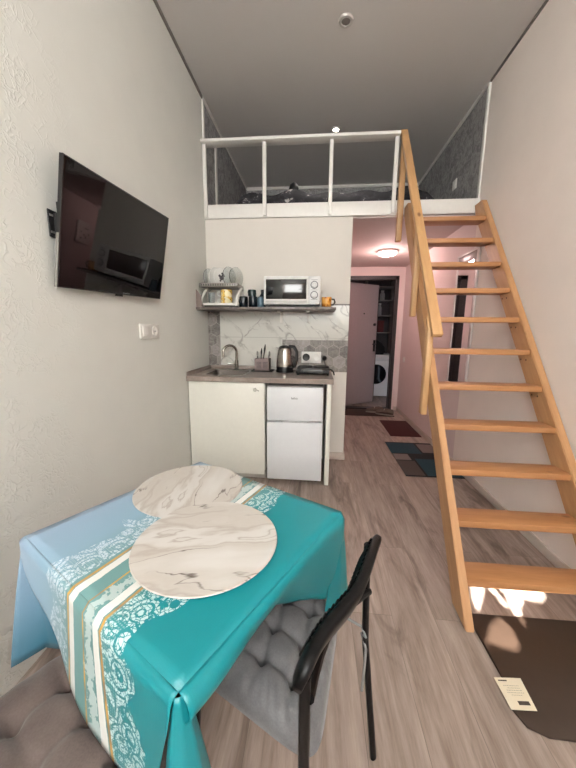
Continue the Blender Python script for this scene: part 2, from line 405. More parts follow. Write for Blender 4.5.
hb.tube([leafpt(.65, .0, 1.08), leafpt(.65, .05, 1.08), leafpt(.56, .055, 1.08)], .009)
hb.build('handle', M_BLACK, dr)
MB().tube([leafpt(.63, 0, 1.42), leafpt(.63, .02, 1.42)], .024).build('upper_lock', M_BLACK, dr)
MB().tube([leafpt(.38, 0, 1.60), leafpt(.38, .008, 1.60)], .012).build('peephole', M_BLACK, dr)
# landing beyond the door
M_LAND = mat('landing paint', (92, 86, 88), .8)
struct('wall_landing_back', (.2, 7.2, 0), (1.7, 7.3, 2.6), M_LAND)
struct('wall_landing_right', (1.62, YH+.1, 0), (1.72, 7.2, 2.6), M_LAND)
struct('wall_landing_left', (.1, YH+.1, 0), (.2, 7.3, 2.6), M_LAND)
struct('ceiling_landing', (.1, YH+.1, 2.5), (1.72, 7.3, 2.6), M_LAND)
wm = thing('washing_machine', 'white front loading washing machine glimpsed through the entrance door', 'washing machine', (1.31, 6.5, 0))
M_APPL = mat('appliance white', (226, 227, 228), .3, var=.015)
box('body', (1.03, 6.25, .03), (1.59, 6.78, .85), M_APPL, wm, .012)
MB().lathe((1.20, 6.25, .47), [(.0, -.03), (.15, -.03), (.19, -.012), (.2, 0.005), (.0, .006)], axis='Y').build('porthole_door', mat('dark glass', (22, 22, 26), .1), wm)
box('control_panel', (1.05, 6.243, .73), (1.57, 6.255, .83), mat('panel grey', (206, 207, 209), .4), wm)
for fx in (1.07, 1.53): MB().lathe((fx, 6.3, 0), [(.02, 0), (.02, .035)], 10).build('foot', M_BLACK, wm)
bag = MB(); bag.loft([[(1.19+r*1.35*math.cos(a), 6.5+r*math.sin(a), .85+h) for a in [2*math.pi*k/18 for k in range(18)]] for r, h in ((.13, 0), (.155, .04), (.15, .14), (.11, .22), (.05, .27), (.02, .285))])
tag(bag.build('bag', mat('black cloth', (20, 19, 21), .9, bump=.4), loc=(1.19, 6.5, .85)), 'soft black bag slumped on top of the washing machine', 'bag')
sh = thing('storage_shelf', 'pale storage shelves over the washing machine beyond the door', 'shelf unit', (1.33, 6.85, 0))
M_SH = mat('shelf board', (168, 160, 158), .6)
for xx in (1.03, 1.59): box('upright', (xx-.012, 6.80, 0), (xx+.012, 7.12, 2.35), M_SH, sh)
SHZ = (1.27, 1.62, 1.93, 2.2)
for z in SHZ: box('shelf_board', (1.03, 6.80, z), (1.59, 7.12, z+.02), M_SH, sh)
def jar(name, x, y, z, r, h, m, label, cat, group=None, lid=None):
    t = thing(name, label, cat, (x, y, z), group)
    MB().lathe((x, y, z), [(r*.92, 0), (r, h*.06), (r, h*.62), (r*.62, h*.8), (r*.6, h*.86)], 16).build('body', m, t)
    MB().lathe((x, y, z+h*.86), [(r*.66, 0), (r*.66, h*.14)], 14).build('cap', lid or M_WHITE, t)
def carton(x, y, z, w, d, h, m, label):
    t = thing('storage_box', label, 'box', (x, y, z))
    box('body', (x-w/2, y-d/2, z), (x+w/2, y+d/2, z+h*.8), m, t, .004)
    box('lid', (x-w/2-.004, y-d/2-.004, z+h*.8), (x+w/2+.004, y+d/2+.004, z+h), m, t, .003)
carton(1.17, 6.95, 1.291, .22, .2, .12, mat('carton rust', (128, 70, 62), .7), 'flat rust red box on lowest shelf beyond the door')
carton(1.36, 6.95, 1.291, .12, .2, .24, mat('carton maroon', (104, 40, 42), .7), 'tall maroon box on lowest shelf beyond the door')
jar('bottle', 1.15, 6.93, 1.641, .05, .22, mat('bottle grey', (120, 122, 126), .4), 'grey bottle on second shelf beyond the door', 'bottle')
jar('bottle', 1.33, 6.93, 1.641, .04, .25, mat('bottle white', (190, 190, 192), .4), 'white bottle on second shelf beyond the door', 'bottle')
carton(1.18, 6.95, 1.951, .2, .18, .16, mat('carton grey', (120, 116, 116), .7), 'grey box on third shelf beyond the door')
jar('bottle', 1.37, 6.93, 1.951, .05, .2, mat('bottle pale', (204, 200, 198), .4), 'pale jar on third shelf beyond the door', 'bottle')
lamp('landing_light', 'POINT', (1.0, 6.0, 2.35), .65, (1, .72, .68), shadow_soft_size=.08)

# ------------------------------------------------------------------ hall fittings
hl = thing('ceiling_lamp', 'round glowing flush lamp on the low hall ceiling', 'lamp', (.875, 4.27, ZHC))
MB().lathe((.875, 4.27, ZHC), [(.0, 0), (.125, 0), (.125, -.018), (.118, -.02), (0, -.02)], 32).build('base', M_WHITE, hl)
MB().lathe((.875, 4.27, ZHC), [(.116, -.018), (.116, -.035), (.1, -.05), (.06, -.057), (.0, -.058)], 32).build('diffuser', emit('lamp glow', (255, 226, 222), 5.0), hl)
lamp('hall_lamp_light', 'POINT', (.875, 4.27, ZHC-.11), 15, (1.0, .70, .66), shadow_soft_size=.07)
mr = thing('wall_mirror', 'tall narrow mirror on the right wall behind the stairs', 'mirror', (XR, 3.14, .78))
x_ = N('mirror silver'); x_.color((.82, .82, .82, 1)); x_.rough(.02); x_.b.inputs['Metallic'].default_value = 1
x_.color(x_.ramp(x_.noise(x_.coord(), 3), [(.3, (.80, .80, .80, 1)), (.7, (.84, .84, .84, 1))])); M_MIRROR = x_.m
box('glass', (XR-.012, 2.96, .80), (XR-.004, 3.33, 1.925), M_MIRROR, mr, 0)
fm = MB()
for lo, hi in (((2.93, .78), (2.965, 2.02)), ((3.325, .78), (3.35, 2.02)), ((2.93, .775), (3.35, .80)), ((2.93, 2.0), (3.35, 2.02))):
    fm.box((XR-.018, lo[0], lo[1]), (XR-.002, hi[0], hi[1]), .003)
box('ceiling_reflection', (XR-.014, 2.965, 1.926), (XR-.003, 3.326, 2.0), mat('reflected ceiling grey', (150, 140, 138), .3), mr)  # plain grey panel painted as the hall ceiling's reflection in the mirror
fm.build('frame', mat('mirror frame', (214, 205, 202), .3), mr)
ic = thing('electrical_box', 'white electrical box with small dark marks on hall right wall', 'electrical box', (XR, 4.22, 1.76))
box('body', (XR-.03, 4.10, 1.76), (XR-.001, 4.34, 2.03), M_WHITE, ic, .006)
mk = MB()
for y_, z_, w_, h_ in ((4.25, 1.95, .07, .012), (4.30, 1.88, .018, .025), (4.22, 1.86, .03, .02), (4.25, 1.83, .02, .03), (4.17, 1.81, .03, .02), (4.16, 1.89, .02, .02)):
    mk.box((XR-.032, y_-w_/2, z_), (XR-.0295, y_+w_/2, z_+h_))
mk.build('print', M_BLACK, ic)
def switch(y, z, label, name='light_switch', xw=XR, s=-1, part='rocker'):
    t = thing(name, label, 'switch', (xw, y, z))
    box('plate', (min(xw, xw+s*.01), y-.04, z-.04), (max(xw, xw+s*.01), y+.04, z+.04), M_WHITE, t, .004)
    box(part, (min(xw+s*.008, xw+s*.016), y-.024, z-.024), (max(xw+s*.008, xw+s*.016), y+.024, z+.024), M_WHITE, t, .003)
switch(5.0, .87, 'small white light switch low on hall wall beside the door')

# rugs, shoes
def rug(name, x0, x1, y0, y1, m, label, cat='rug', h=.008):
    return tag(MB().box((x0, y0, .001), (x1, y1, h), .003).build(name, m, loc=((x0+x1)/2, (y0+y1)/2, 0)), label, cat)
rug('doormat', .47, 1.24, 4.80, 5.22, mat('brown coir', (58, 44, 38), .95, var=.25, nscale=120, bump=.4), 'dark brown doormat in front of the entrance door', 'doormat')
rug('rug', .965, 1.345, 3.86, 4.57, mat('maroon pile', (66, 26, 24), .95, var=.2, nscale=150, bump=.4), 'small plain maroon rug between the doormat and the teal rug')
def teal_rug():
    x = N('patchwork rug'); v = x.coord(); sx = x.n('ShaderNodeSeparateXYZ'); x.l(v, sx.inputs[0])
    X, Y = sx.outputs['X'], sx.outputs['Y']
    teal, dk, gy, br = lin((14, 62, 76)), lin((10, 10, 13)), lin((138, 122, 118)), lin((84, 70, 66))
    def rect(x0, x1, y0, y1):
        a = x.math('MULTIPLY', x.math('GREATER_THAN', X, x0), x.math('LESS_THAN', X, x1))
        return x.math('MULTIPLY', a, x.math('MULTIPLY', x.math('GREATER_THAN', Y, y0), x.math('LESS_THAN', Y, y1)))
    c = None
    for r, col in (((-.27, .06, .10, .42), teal), ((.08, .27, .14, .40), gy), ((-.27, -.10, -.08, .08), gy), ((-.27, -.08, -.43, -.10), br), ((-.06, .27, -.43, -.04), teal)):
        c = x.mix(rect(*r), dk if c is None else c, col)
    x.color(x.mix(.25, c, x.ramp(x.noise(v, 160, 3), [(.3, (0, 0, 0, 1)), (.7, (.06, .06, .06, 1))]))); x.rough(.95); x.bump(x.noise(v, 200), .4, .003); return x.m
rug('rug', .845, 1.36, 2.74, 3.63, teal_rug(), 'patchwork rug of teal, grey and black blocks near the stairs')
def shoe(x, y, rz, label):
    t = thing('shoe', label, 'shoe', (x, y, .009), 'pair of shoes on the doormat')
    L = .27; so, up = MB(), MB()
    R = Matrix.Rotation(rz, 3, 'Z'); P = lambda a, b, c: Vector((x, y, .009))+R @ Vector((a, b, c))
    prof = [(-.5, .026), (-.44, .036), (-.2, .036), (.1, .044), (.3, .046), (.45, .036), (.5, .02)]
    def ring(a, w, z0, z1): return [P(a*L+0, w*math.cos(k*math.pi/6), z0+(z1-z0)*(.5+.5*math.sin(k*math.pi/6))) for k in range(12)]
    so.loft([ring(a, w, 0, .022) for a, w in prof]); so.build('sole', mat('shoe sole', (150, 140, 130), .7), t)
    hts = [.07, .085, .09, .075, .055, .045, .03]
    up.loft([ring(a*.98, w*.93, .018, .018+h) for (a, w), h in zip(prof, hts)]); up.build('upper', mat('shoe upper', (92, 78, 70), .8), t)
    lc = MB()
    for k in range(3): lc.tube([P((.02+.08*k)*L, -.03, .085-.012*k), P((.02+.08*k)*L, 0, .098-.012*k), P((.02+.08*k)*L, .03, .085-.012*k)], .004, 6)
    lc.build('laces', mat('laces', (190, 180, 170), .8), t)
shoe(.97, 5.0, math.radians(168), 'worn brown low shoe on the doormat, the one nearer the door leaf')
shoe(1.10, 4.865, math.radians(155), 'worn brown low shoe on the doormat, the one nearer the door frame')

# ------------------------------------------------------------------ ceiling spots
def spot(x, y, on_):
    t = thing('recessed_spotlight', 'lit recessed spotlight in the ceiling above the loft railing' if on_ else 'unlit round recessed spotlight in the grey ceiling', 'spotlight', (x, y, ZC))
    MB().lathe((x, y, ZC), [(.028, -.002), (.03, -.012), (.045, -.012), (.05, -.004), (.05, 0), (.028, 0)], 28, caps=False).build('ring', mat('spot ring', (190, 184, 178), .3), t)
    MB().lathe((x, y, ZC), [(.029, -.006), (.02, -.008), (.0, -.008)], 24).build('lens', emit('spot glow', (255, 246, 236), 30) if on_ else mat('spot lens', (128, 118, 112), .3), t)
spot(.147, 2.471, False); spot(.152, 3.606, True)
lamp('loft_spot_light', 'SPOT', (.152, 3.606, ZC-.02), 26, (1, .93, .86), spot_size=math.radians(120), spot_blend=.6, shadow_soft_size=.03)

# ------------------------------------------------------------------ loft railing and bedding
rl = thing('loft_railing', 'white railing with slim posts along the loft edge', 'railing', (-.19, YK-.03, 2.33))
box('top_rail', (XL+.002, 2.985, 2.925), (.668, 3.09, 2.95), M_WHITE, rl, .004)
for px in (-1.040, -.494, .096, .648):
    MB().box((px-.017, YK-.045, 2.322), (px+.017, YK-.0185, 2.926), .006).build('post', M_WHITE, rl)
mt = thing('mattress', 'dark quilted mattress lying on the loft floor', 'mattress', (0, 4.0, ZLF))
box('core', (-.75, 3.37, ZLF), (1.0, 4.75, ZLF+.165), mat('mattress ticking', (52, 50, 56), .9), mt, .03)
box('piping', (-.755, 3.365, ZLF+.08), (1.005, 4.755, ZLF+.092), mat('mattress piping', (90, 88, 92), .8), mt, .004)
def blanket_mat():
    x = N('patterned blanket'); v = x.coord(); f = x.noise(v, 11, 4, .6)
    c = x.ramp(f, [(.45, (30, 29, 34)), (.53, (48, 46, 52)), (.6, (60, 58, 64)), (.66, (178, 174, 172))], 'LINEAR'); x.color(c); x.rough(.95); return x.m
bk = MB(); nx, ny = 60, 24; g = []
for i in range(nx+1):
    row = []
    for j in range(ny+1):
        X = -.95+2.15*i/nx; Y = 3.24+1.4*j/ny; e = min(i, nx-i)/5; e = min(1, e); ej = min(1, j/2.0)
        z = ZLF+.207+.022*math.sin(X*9+Y*3)*math.sin(X*3.1-Y*5)+.015*math.sin(X*17)
        row.append(bk.b.verts.new((X, Y, max(ZLF+.008, ZLF+.02+(z-ZLF-.02)*e*ej))))
    g.append(row)
for i in range(nx):
    for j in range(ny): bk.b.faces.new((g[i][j], g[i+1][j], g[i+1][j+1], g[i][j+1]))
bo = bk.build('blanket', blanket_mat(), loc=(0, 4, ZLF+.1), sharp=180)
sm = bo.modifiers.new('thickness', 'SOLIDIFY'); sm.thickness = .012; sm.offset = 1
tag(bo, 'rumpled dark blanket with pale patches spread over the loft mattress', 'blanket')
pch = MB(); pch.loft([[(-.262+r*math.cos(a), 3.46+r*.8*math.sin(a), ZLF+.245+h) for a in [2*math.pi*k/16 for k in range(16)]] for r, h in ((.034, 0), (.045, .02), (.05, .055), (.04, .09), (.018, .108), (.002, .112))])
tag(pch.build('pouch', M_BLACK, loc=(-.262, 3.46, ZLF+.2)), 'small black rounded pouch standing on the loft bedding', 'pouch')
sw = thing('wall_socket', 'white socket on the grey papered right wall of loft', 'socket', (XR, 3.62, 2.78))
box('plate', (XR-.012, 3.575, 2.735), (XR, 3.665, 2.825), M_WHITE, sw, .004)
MB().lathe((XR-.012, 3.62, 2.78), [(.022, -.004), (.03, -.004), (.032, .002), (.0, .002)], 20, 'X').build('insert', M_WHITE, sw)

# ------------------------------------------------------------------ staircase
TY, TDY, TZ, TDZ = 1.3423, .1465, .1249, .20545
def xin(y): return .7220+.00483*(y-TY)/TDY
st = thing('staircase', 'steep open pine staircase with handrail climbing to the loft', 'staircase', (1.03, 2.1, 0))
def fy(z): return TY-.028+(z-TZ)/SLOPE
DEP = .155
def stringer(xf, zt, w):
    b = MB(); pts = [(fy(0), 0), (fy(0)+DEP, 0), (min(fy(zt-.1)+DEP, YK-.02), zt-.1+max(0, 0)), (min(fy(zt)+DEP*.75, YK-.02), zt), (fy(zt), zt)]
    lo = [b.b.verts.new((xf(y), y, z)) for y, z in pts]; hi = [b.b.verts.new((xf(y)+w, y, z)) for y, z in pts]; n = len(pts)
    b.b.faces.new(lo); b.b.faces.new(hi[::-1])
    for i in range(n): b.b.faces.new((lo[i], hi[i], hi[(i+1) % n], lo[(i+1) % n]))
    bmesh.ops.bevel(b.b, geom=list(b.b.edges), offset=.004, segments=2, affect='EDGES')
    b.build('stringer', M_WS, st)
stringer(lambda y: xin(y)-.036, 2.36, .038)
stringer(lambda y: XR-.048, 2.37, .043)
for k in range(11):
    y, z = TY+TDY*k, TZ+TDZ*k
    MB().prism([(xin(y)+.001, y, z), (XR-.047, y, z), (XR-.047, y+.128, z), (xin(y+.12)+.001, y+.128, z)], (0, 0, .034), .004).build('tread', wood('pine tread', (0, 0, 0), (192, 138, 92), (158, 104, 66), k*1.37), st)
def rail_z(y): return 1.30+(y-1.93)*1.49
hr = [(1.915, rail_z(1.915)), (3.075, rail_z(3.075))]
dn = Vector((0, -1.49, 1)).normalized()*.034
MB().prism([(.682, hr[0][0], hr[0][1]), (.742, hr[0][0], hr[0][1]), (.742, hr[1][0], hr[1][1]), (.682, hr[1][0], hr[1][1])], -dn, .005).build('handrail', M_WR, st)
for y, z0 in ((2.42, 1.40), (2.0, .775)):
    xo = xin(y)-.037
    pts = [(xo, y-.03, z0), (xo, y+.03, z0), (xo, y+.03, rail_z(y+.03)-.055), (xo, y-.03, rail_z(y-.03)-.055)]
    MB().prism(pts, (-.036, 0, 0), .008).build('baluster', M_WZ, st)
MB().box((.682, YK-.072, 2.08), (.728, YK-.02, 2.92), .006).build('newel_post', M_WZ, st)
for k in range(4, 8):
    for q in (0, 1): MB().lathe((XR-.0485, TY+TDY*k+.03+.05*q, TZ+TDZ*k-.03), [(.006, 0), (.004, -.002), (.0, -.002)], 8, 'X').build('screw', mat('screw dark', (90, 56, 34), .5), st)

# ------------------------------------------------------------------ kitchen: base unit, worktop, fridge
CT = .912
M_CAB = mat('cabinet cream', (226, 224, 214), .35, var=.015)
cb = thing('base_cabinet', 'cream base cabinet under the sink with one flat door', 'cabinet', (-.73, 2.78, 0))
cs = MB().box((XL+.004, 2.51, .10), (XL+.02, YK-.012, CT-.0405)).box((-.424, 2.51, .10), (-.408, YK-.012, CT-.0405)).box((XL+.02, 2.51, .10), (-.424, YK-.012, .116)).box((XL+.02, YK-.02, .116), (-.424, YK-.012, CT-.0405))
cs.build('carcass', M_CAB, cb)
box('plinth', (XL+.004, 2.57, 0), (-.408, 2.59, .10), mat('plinth', (196, 192, 184), .5), cb)
dd = box('door', (XL+.012, 2.487, .072), (-.412, 2.508, CT-.046), M_CAB, cb, .003)
lk = MB(); lk.lathe((-.488, 2.487, .81), [(.0, -.012), (.012, -.012), (.016, -.004), (.016, 0.001)], 18, 'Y'); lk.tube([(-.488, 2.478, .81), (-.462, 2.472, .809), (-.458, 2.478, .800)], .005, 8)
lk.build('handle', mat('pale handle', (188, 184, 174), .4), dd)
def stone():
    x = N('taupe stone worktop'); v = x.coord(); f = x.noise(v, 7, 7, .65, 1.0); g = x.noise(v, 120, 2)
    c = x.ramp(f, [(.3, (128, 114, 106)), (.55, (152, 138, 129)), (.72, (170, 157, 148))])
    x.color(x.mix(.2, c, x.ramp(g, [(.3, (100, 90, 84)), (.7, (180, 168, 160))]))); x.rough(.3); return x.m
M_STONE = stone()
wt = thing('worktop', 'taupe stone-look worktop over the cabinet and the fridge', 'worktop', (-.45, 2.77, CT-.04))
SX0, SX1, SY0, SY1 = -.955, -.60, 2.56, 2.93
ws = MB()
for lo, hi in (((XL+.002, 2.470), (SX0, 3.052)), ((SX1, 2.470), (.150, 3.052)), ((SX0, 2.470), (SX1, SY0)), ((SX0, SY1), (SX1, 3.052))):
    ws.box((lo[0], lo[1], CT-.04), (hi[0], hi[1], CT))
bmesh.ops.remove_doubles(ws.b, verts=ws.b.verts, dist=1e-5); ws.build('slab', M_STONE, wt)
us = MB().box((XL+.002, 2.475, CT), (XL+.02, 3.05, CT+.035), .005).box((XL+.02, 3.034, CT), (-.55, 3.051, CT+.035), .005); us.build('upstand', M_STONE, wt)
MB().box((.100, 2.49, 0), (.135, 3.04, CT-.041), .002).build('support_panel', M_CAB, wt)
M_STEEL = mat('brushed steel', (176, 174, 170), .28, 1, var=.05, nscale=60)
sk = thing('sink', 'small square stainless steel sink set in the worktop', 'sink', ((SX0+SX1)/2, 2.745, CT))
rim = MB()
def rr(x0, x1, y0, y1, z, r=.04, n=5):
    o = []
    for cx, cy, a0 in ((x1-r, y1-r, 0), (x0+r, y1-r, 90), (x0+r, y0+r, 180), (x1-r, y0+r, 270)):
        for k in range(n+1):
            a = math.radians(a0+90*k/n); o.append((cx+r*math.cos(a), cy+r*math.sin(a), z))
    return o
rim.loft([rr(SX0-.012, SX1+.012, SY0-.012, SY1+.012, CT+.001), rr(SX0-.01, SX1+.01, SY0-.01, SY1+.01, CT+.004), rr(SX0+.012, SX1-.012, SY0+.012, SY1-.012, CT+.003)], caps=False)
rim.build('rim', M_STEEL, sk)
bs = MB(); bs.loft([rr(SX0+.010, SX1-.010, SY0+.010, SY1-.010, CT+.002), rr(SX0+.016, SX1-.016, SY0+.016, SY1-.016, CT-.02), rr(SX0+.022, SX1-.022, SY0+.022, SY1-.022, CT-.13), rr(SX0+.05, SX1-.05, SY0+.05, SY1-.05, CT-.15)], caps=False)
bs.b.faces.new([v for v in bs.b.verts][-24:]); bs.build('basin', mat('dull steel', (104, 96, 90), .4, .6), sk)
MB().lathe(((SX0+SX1)/2, 2.745, CT-.149), [(.035, 0), (.035, .003), (.022, .002), (0, .001)], 20).build('drain', mat('drain', (90, 90, 90), .3, 1), sk)
fc = thing('faucet', 'tall curved chrome faucet behind the sink', 'faucet', (-.765, 2.985, CT))
M_CHR = mat('satin nickel', (168, 164, 158), .2, 1)
MB().lathe((-.765, 2.985, CT+.0008), [(.026, 0), (.026, .008), (.02, .014), (.018, .09), (.0, .092)], 20).build('body', M_CHR, fc)
sp = [(-.765, 2.985, CT+.08)]+[(-.765-.052+.052*math.cos(a), 2.985-.05*(1-math.cos(a))*.9, CT+.175+.06*math.sin(a)) for a in [math.pi*k/10 for k in range(11)]]+[(-.869, 2.895, CT+.13)]
MB().tube(sp, .0125, 12).build('spout', M_CHR, fc)
MB().tube([(-.765, 2.985, CT+.055), (-.80, 2.965, CT+.06), (-.845, 2.95, CT+.062)], [.011, .009, .007], 10).build('lever', M_CHR, fc)

fg = thing('mini_fridge', 'small white two door fridge under the worktop', 'fridge', (-.165, 2.76, 0))
FX0, FX1 = -.390, .072
box('body', (FX0, 2.545, .03), (FX1, 3.03, .838), M_APPL, fg, .006)
box('top_cover', (FX0, 2.50, .838), (FX1, 3.02, .848), mat('fridge top', (150, 148, 144), .5), fg, .003)
M_FD = mat('fridge door', (222, 223, 226), .28, var=.01)
d1 = box('freezer_door', (FX0, 2.487, .556), (FX1, 2.543, .836), M_FD, fg, .008)
d2 = box('lower_door', (FX0, 2.487, .035), (FX1, 2.543, .540), M_FD, fg, .008)
MB().box((FX0+.13, 2.484, .541), (FX1-.13, 2.52, .556), .003).build('handle', mat('handle grey', (186, 186, 188), .4), d1)
text('logo', 'beko', .026, M_BLACK, d1, (-.162, 2.4865, .747), (math.pi/2, 0, 0))
for fx in (FX0+.04, FX1-.04): MB().lathe((fx, 2.57, 0), [(.016, 0), (.016, .032)], 12).build('foot', M_BLACK, fg)

# ------------------------------------------------------------------ things on the worktop
tr = tag(MB().box((-.60, 2.84, CT+.0005), (-.395, 3.02, CT+.008), .003).build('drip_mat', mat('black rubber', (30, 28, 28), .7), loc=(-.5, 2.93, CT)), 'thin black mat under the cutlery holder', 'mat')
cc = thing('cutlery_holder', 'grey-pink plastic cutlery holder with grid front', 'cutlery holder', (-.50, 2.93, CT+.008))
M_CC = mat('mauve grey plastic', (142, 124, 122), .5)
hx0, hx1, hy0, hy1, hz = -.565, -.428, 2.87, 2.985, CT+.1
z0 = CT+.008
cbm = MB().box((hx0, hy0, z0), (hx1, hy1, z0+.006)).box((hx0, hy0, z0), (hx0+.005, hy1, hz+.02)).box((hx1-.005, hy0, z0), (hx1, hy1, hz+.02)).box((hx0, hy1-.005, z0), (hx1, hy1, hz+.02)).box((hx0, hy0, z0), (hx1, hy0+.005, hz+.02)).box((-.499, hy0, z0), (-.495, hy1, hz+.01))
cbm.build('box', M_CC, cc)
gr = MB()
for bx in (-.546, -.487):
    for i in range(4):
        for j in range(5): gr.box((bx+.012*i, hy0-.0015, z0+.022+.013*j), (bx+.009+.012*i, hy0+.001, z0+.031+.013*j))
gr.build('grid_front', mat('dark mauve', (84, 72, 72), .6), cc)
def utensil(name, x, y, top, tilt, m, kind, label):
    t = thing(name, label, 'cutlery', (x, y, z0+.007), 'cutlery in the holder')
    p0 = Vector((x, y, z0+.008)); p1 = Vector((x+tilt, y, top))
    MB().tube([p0, p0.lerp(p1, .55), p0.lerp(p1, .72)], [.004, .005, .007], 8, .6).build('handle', m, t)
    b = MB(); d = (p1-p0).normalized(); q = p0.lerp(p1, .72)
    if kind == 'knife': b.tube([q, q.lerp(p1, .4), p1], [.008, .010, .003], 8, .25)
    else: b.tube([q, q.lerp(p1, .35), q.lerp(p1, .75), p1], [.005, .014, .014, .004], 10, .35)
    b.build('blade' if kind == 'knife' else 'bowl', M_STEEL if kind != 'knife' or m is not M_BLACK else M_BLACK, t)
utensil('table_knife', -.535, 2.95, CT+.19, -.012, M_STEEL, 'spoon', 'steel spoon leaning left in the cutlery holder') if False else None
utensil('spoon', -.54, 2.95, CT+.185, -.015, M_BLACK, 'spoon', 'dark handled spoon leaning left in the cutlery holder')
utensil('knife', -.520, 2.93, CT+.215, .012, M_BLACK, 'knife', 'black knife standing upright left of centre in the cutlery holder')
utensil('knife', -.508, 2.96, CT+.25, .03, M_BLACK, 'knife', 'tallest black knife in the cutlery holder')
utensil('spoon', -.465, 2.94, CT+.175, .03, M_STEEL, 'spoon', 'steel spoon leaning right towards the kettle')
utensil('spoon', -.455, 2.97, CT+.185, .012, M_STEEL, 'spoon', 'steel spoon upright near the right side of the cutlery holder')

kt = thing('electric_kettle', 'brushed steel electric kettle with black handle', 'kettle', (-.285, 2.90, CT))
kx, ky = -.285, 2.90
MB().lathe((kx, ky, CT+.0008), [(.0, 0), (.082, 0), (.084, .006), (.08, .018), (0, .018)], 30).build('power_base', M_BLACK, kt)
MB().lathe((kx, ky, CT+.019), [(.077, 0), (.079, .03), (.078, .032)], 30).build('lower_band', M_BLACK, kt)
MB().lathe((kx, ky, CT+.05), [(.078, 0), (.078, .03), (.073, .09), (.066, .14), (.058, .168), (.05, .178)], 30).build('body', mat('kettle steel', (190, 186, 182), .25, 1, nscale=8), kt)
MB().lathe((kx, ky, CT+.222), [(.058, -.01), (.056, .004), (.04, .018), (.014, .026), (0, .027)], 26).build('lid', M_BLACK, kt)
MB().tube([(kx+.04, ky, CT+.235), (kx+.085, ky-.005, CT+.232), (kx+.112, ky-.008, CT+.19), (kx+.112, ky-.008, CT+.11), (kx+.092, ky-.004, CT+.05), (kx+.07, ky, CT+.035)], [.018, .018, .017, .016, .015, .014], 12, .8).build('handle', M_BLACK, kt)
MB().prism([(kx-.052, ky-.018, CT+.21), (kx-.052, ky+.018, CT+.21), (kx-.085, ky, CT+.222)], (0, 0, .012)).build('spout', M_STEEL, kt)

hp = thing('hot_plate', 'black portable two burner electric hot plate beside the kettle', 'hot plate', (-.02, 2.80, CT))
box('body', (-.165, 2.68, CT+.012), (.125, 2.95, CT+.055), mat('black enamel', (28, 28, 29), .3), hp, .012)
for bx, br_ in ((-.09, .062), (.055, .068)):
    MB().lathe((bx, 2.835, CT+.055), [(br_+.008, 0), (br_+.006, .006), (br_, .006), (br_, .012), (br_*.3, .013), (.012, .010), (0, .010)], 28).build('burner', mat('iron', (40, 38, 37), .5, .4), hp)
for bx in (-.11, .075): MB().lathe((bx, 2.68, CT+.034), [(0, -.016), (.013, -.016), (.015, .001)], 16, 'Y').build('knob', M_BLACK, hp)
for bx in (-.15, .11):
    for by in (2.70, 2.93): MB().lathe((bx, by, CT), [(.01, 0), (.01, .014)], 10).build('foot', M_BLACK, hp)
MB().tube([(.12, 2.86, CT+.03), (.150, 2.84, CT+.034), (.165, 2.80, CT+.02), (.172, 2.82, CT-.01)], .006, 8).build('cord', M_BLACK, hp)
ps = thing('double_socket', 'white double wall socket on the grey tiles above hot plate', 'socket', (-.03, YK-.01, 1.04))
box('plate', (-.135, YK-.024, .985), (.055, YK-.0101, 1.095), M_WHITE, ps, .004)
for bx, m_ in ((-.090, M_BLACK), (.010, M_WHITE)): 
    MB().lathe((bx, YK-.024, 1.04), [(.0, -.003), (.026, -.003), (.032, -.006), (.034, -.006), (.036, .001)], 22, 'Y').build('socket_insert', m_, ps)
pl = thing('power_plug', 'black plug pushed in beside the double socket', 'plug', (.085, YK-.03, 1.04))
MB().lathe((.085, YK-.010, 1.035), [(.022, 0), (.022, -.022), (.014, -.04), (.006, -.045), (0, -.045)], 16, 'Y').build('body', M_BLACK, pl)
MB().tube([(.085, YK-.052, 1.035), (.087, YK-.06, 1.0), (.10, YK-.05, .96), (.12, YK-.045, CT+.01)], .004, 8).build('cord', M_BLACK, pl)

# ------------------------------------------------------------------ wall shelf and things on it
SZ = 1.492; SHY = 2.74
def shelf_mat():
    x = N('dark marbled shelf'); v = x.coord(); f = x.noise(v, 14, 8, .7, 1.5)
    x.color(x.ramp(f, [(.32, (72, 65, 62)), (.5, (102, 93, 89)), (.68, (134, 124, 119))])); x.rough(.35); return x.m
ws_ = thing('wall_shelf', 'long grey marbled shelf on the kitchen wall', 'shelf', (-.45, 2.9, SZ-.026))
MB().box((XL+.002, SHY, SZ-.022), (.165, YK-.002, SZ), .002).build('board', shelf_mat(), ws_)
for bx in (-.335, -.075):
    MB().box((bx-.012, YK-.022, SZ-.125), (bx+.012, YK-.0085, SZ-.0265), .003).box((bx-.012, SHY+.06, SZ-.038), (bx+.012, YK-.0085, SZ-.0265), .003).build('bracket', M_WHITE, ws_)

dk = thing('dish_rack', 'two tier grey dish rack at the left end of shelf', 'dish rack', (-.85, 2.89, SZ))
M_RK = mat('rack grey', (150, 146, 140), .4, .3); M_RW = mat('rack white', (226, 224, 218), .4)
rx0, rx1, ry0, ry1 = -1.015, -.70, 2.79, 2.99
for rx in (rx0, rx1):
    arc = [(rx-.004, ry0-.022, SZ+.012), (rx, ry0-.012, SZ+.07), (rx+.012, ry0+.02, SZ+.125), (rx+.02, ry0+.08, SZ+.165), (rx, ry1, SZ+.172)]
    arc2 = [(rx + (.03 if rx > -.8 else .0), a[1], a[2]) for a in arc]
    MB().tube(arc, .012, 10).tube([(rx, ry1, SZ+.004), (rx, ry1, SZ+.174)], .008, 10).build('side_frame', M_RW, dk)
box('gap_shade', (rx0+.012, ry0, SZ+.001), (rx1-.012, ry1-.01, SZ+.016), M_BLACK, dk)  # black box put in for the shade in the gap under the tray
lt = MB().box((rx0, ry0, SZ+.017), (rx1, ry1, SZ+.023), .002)
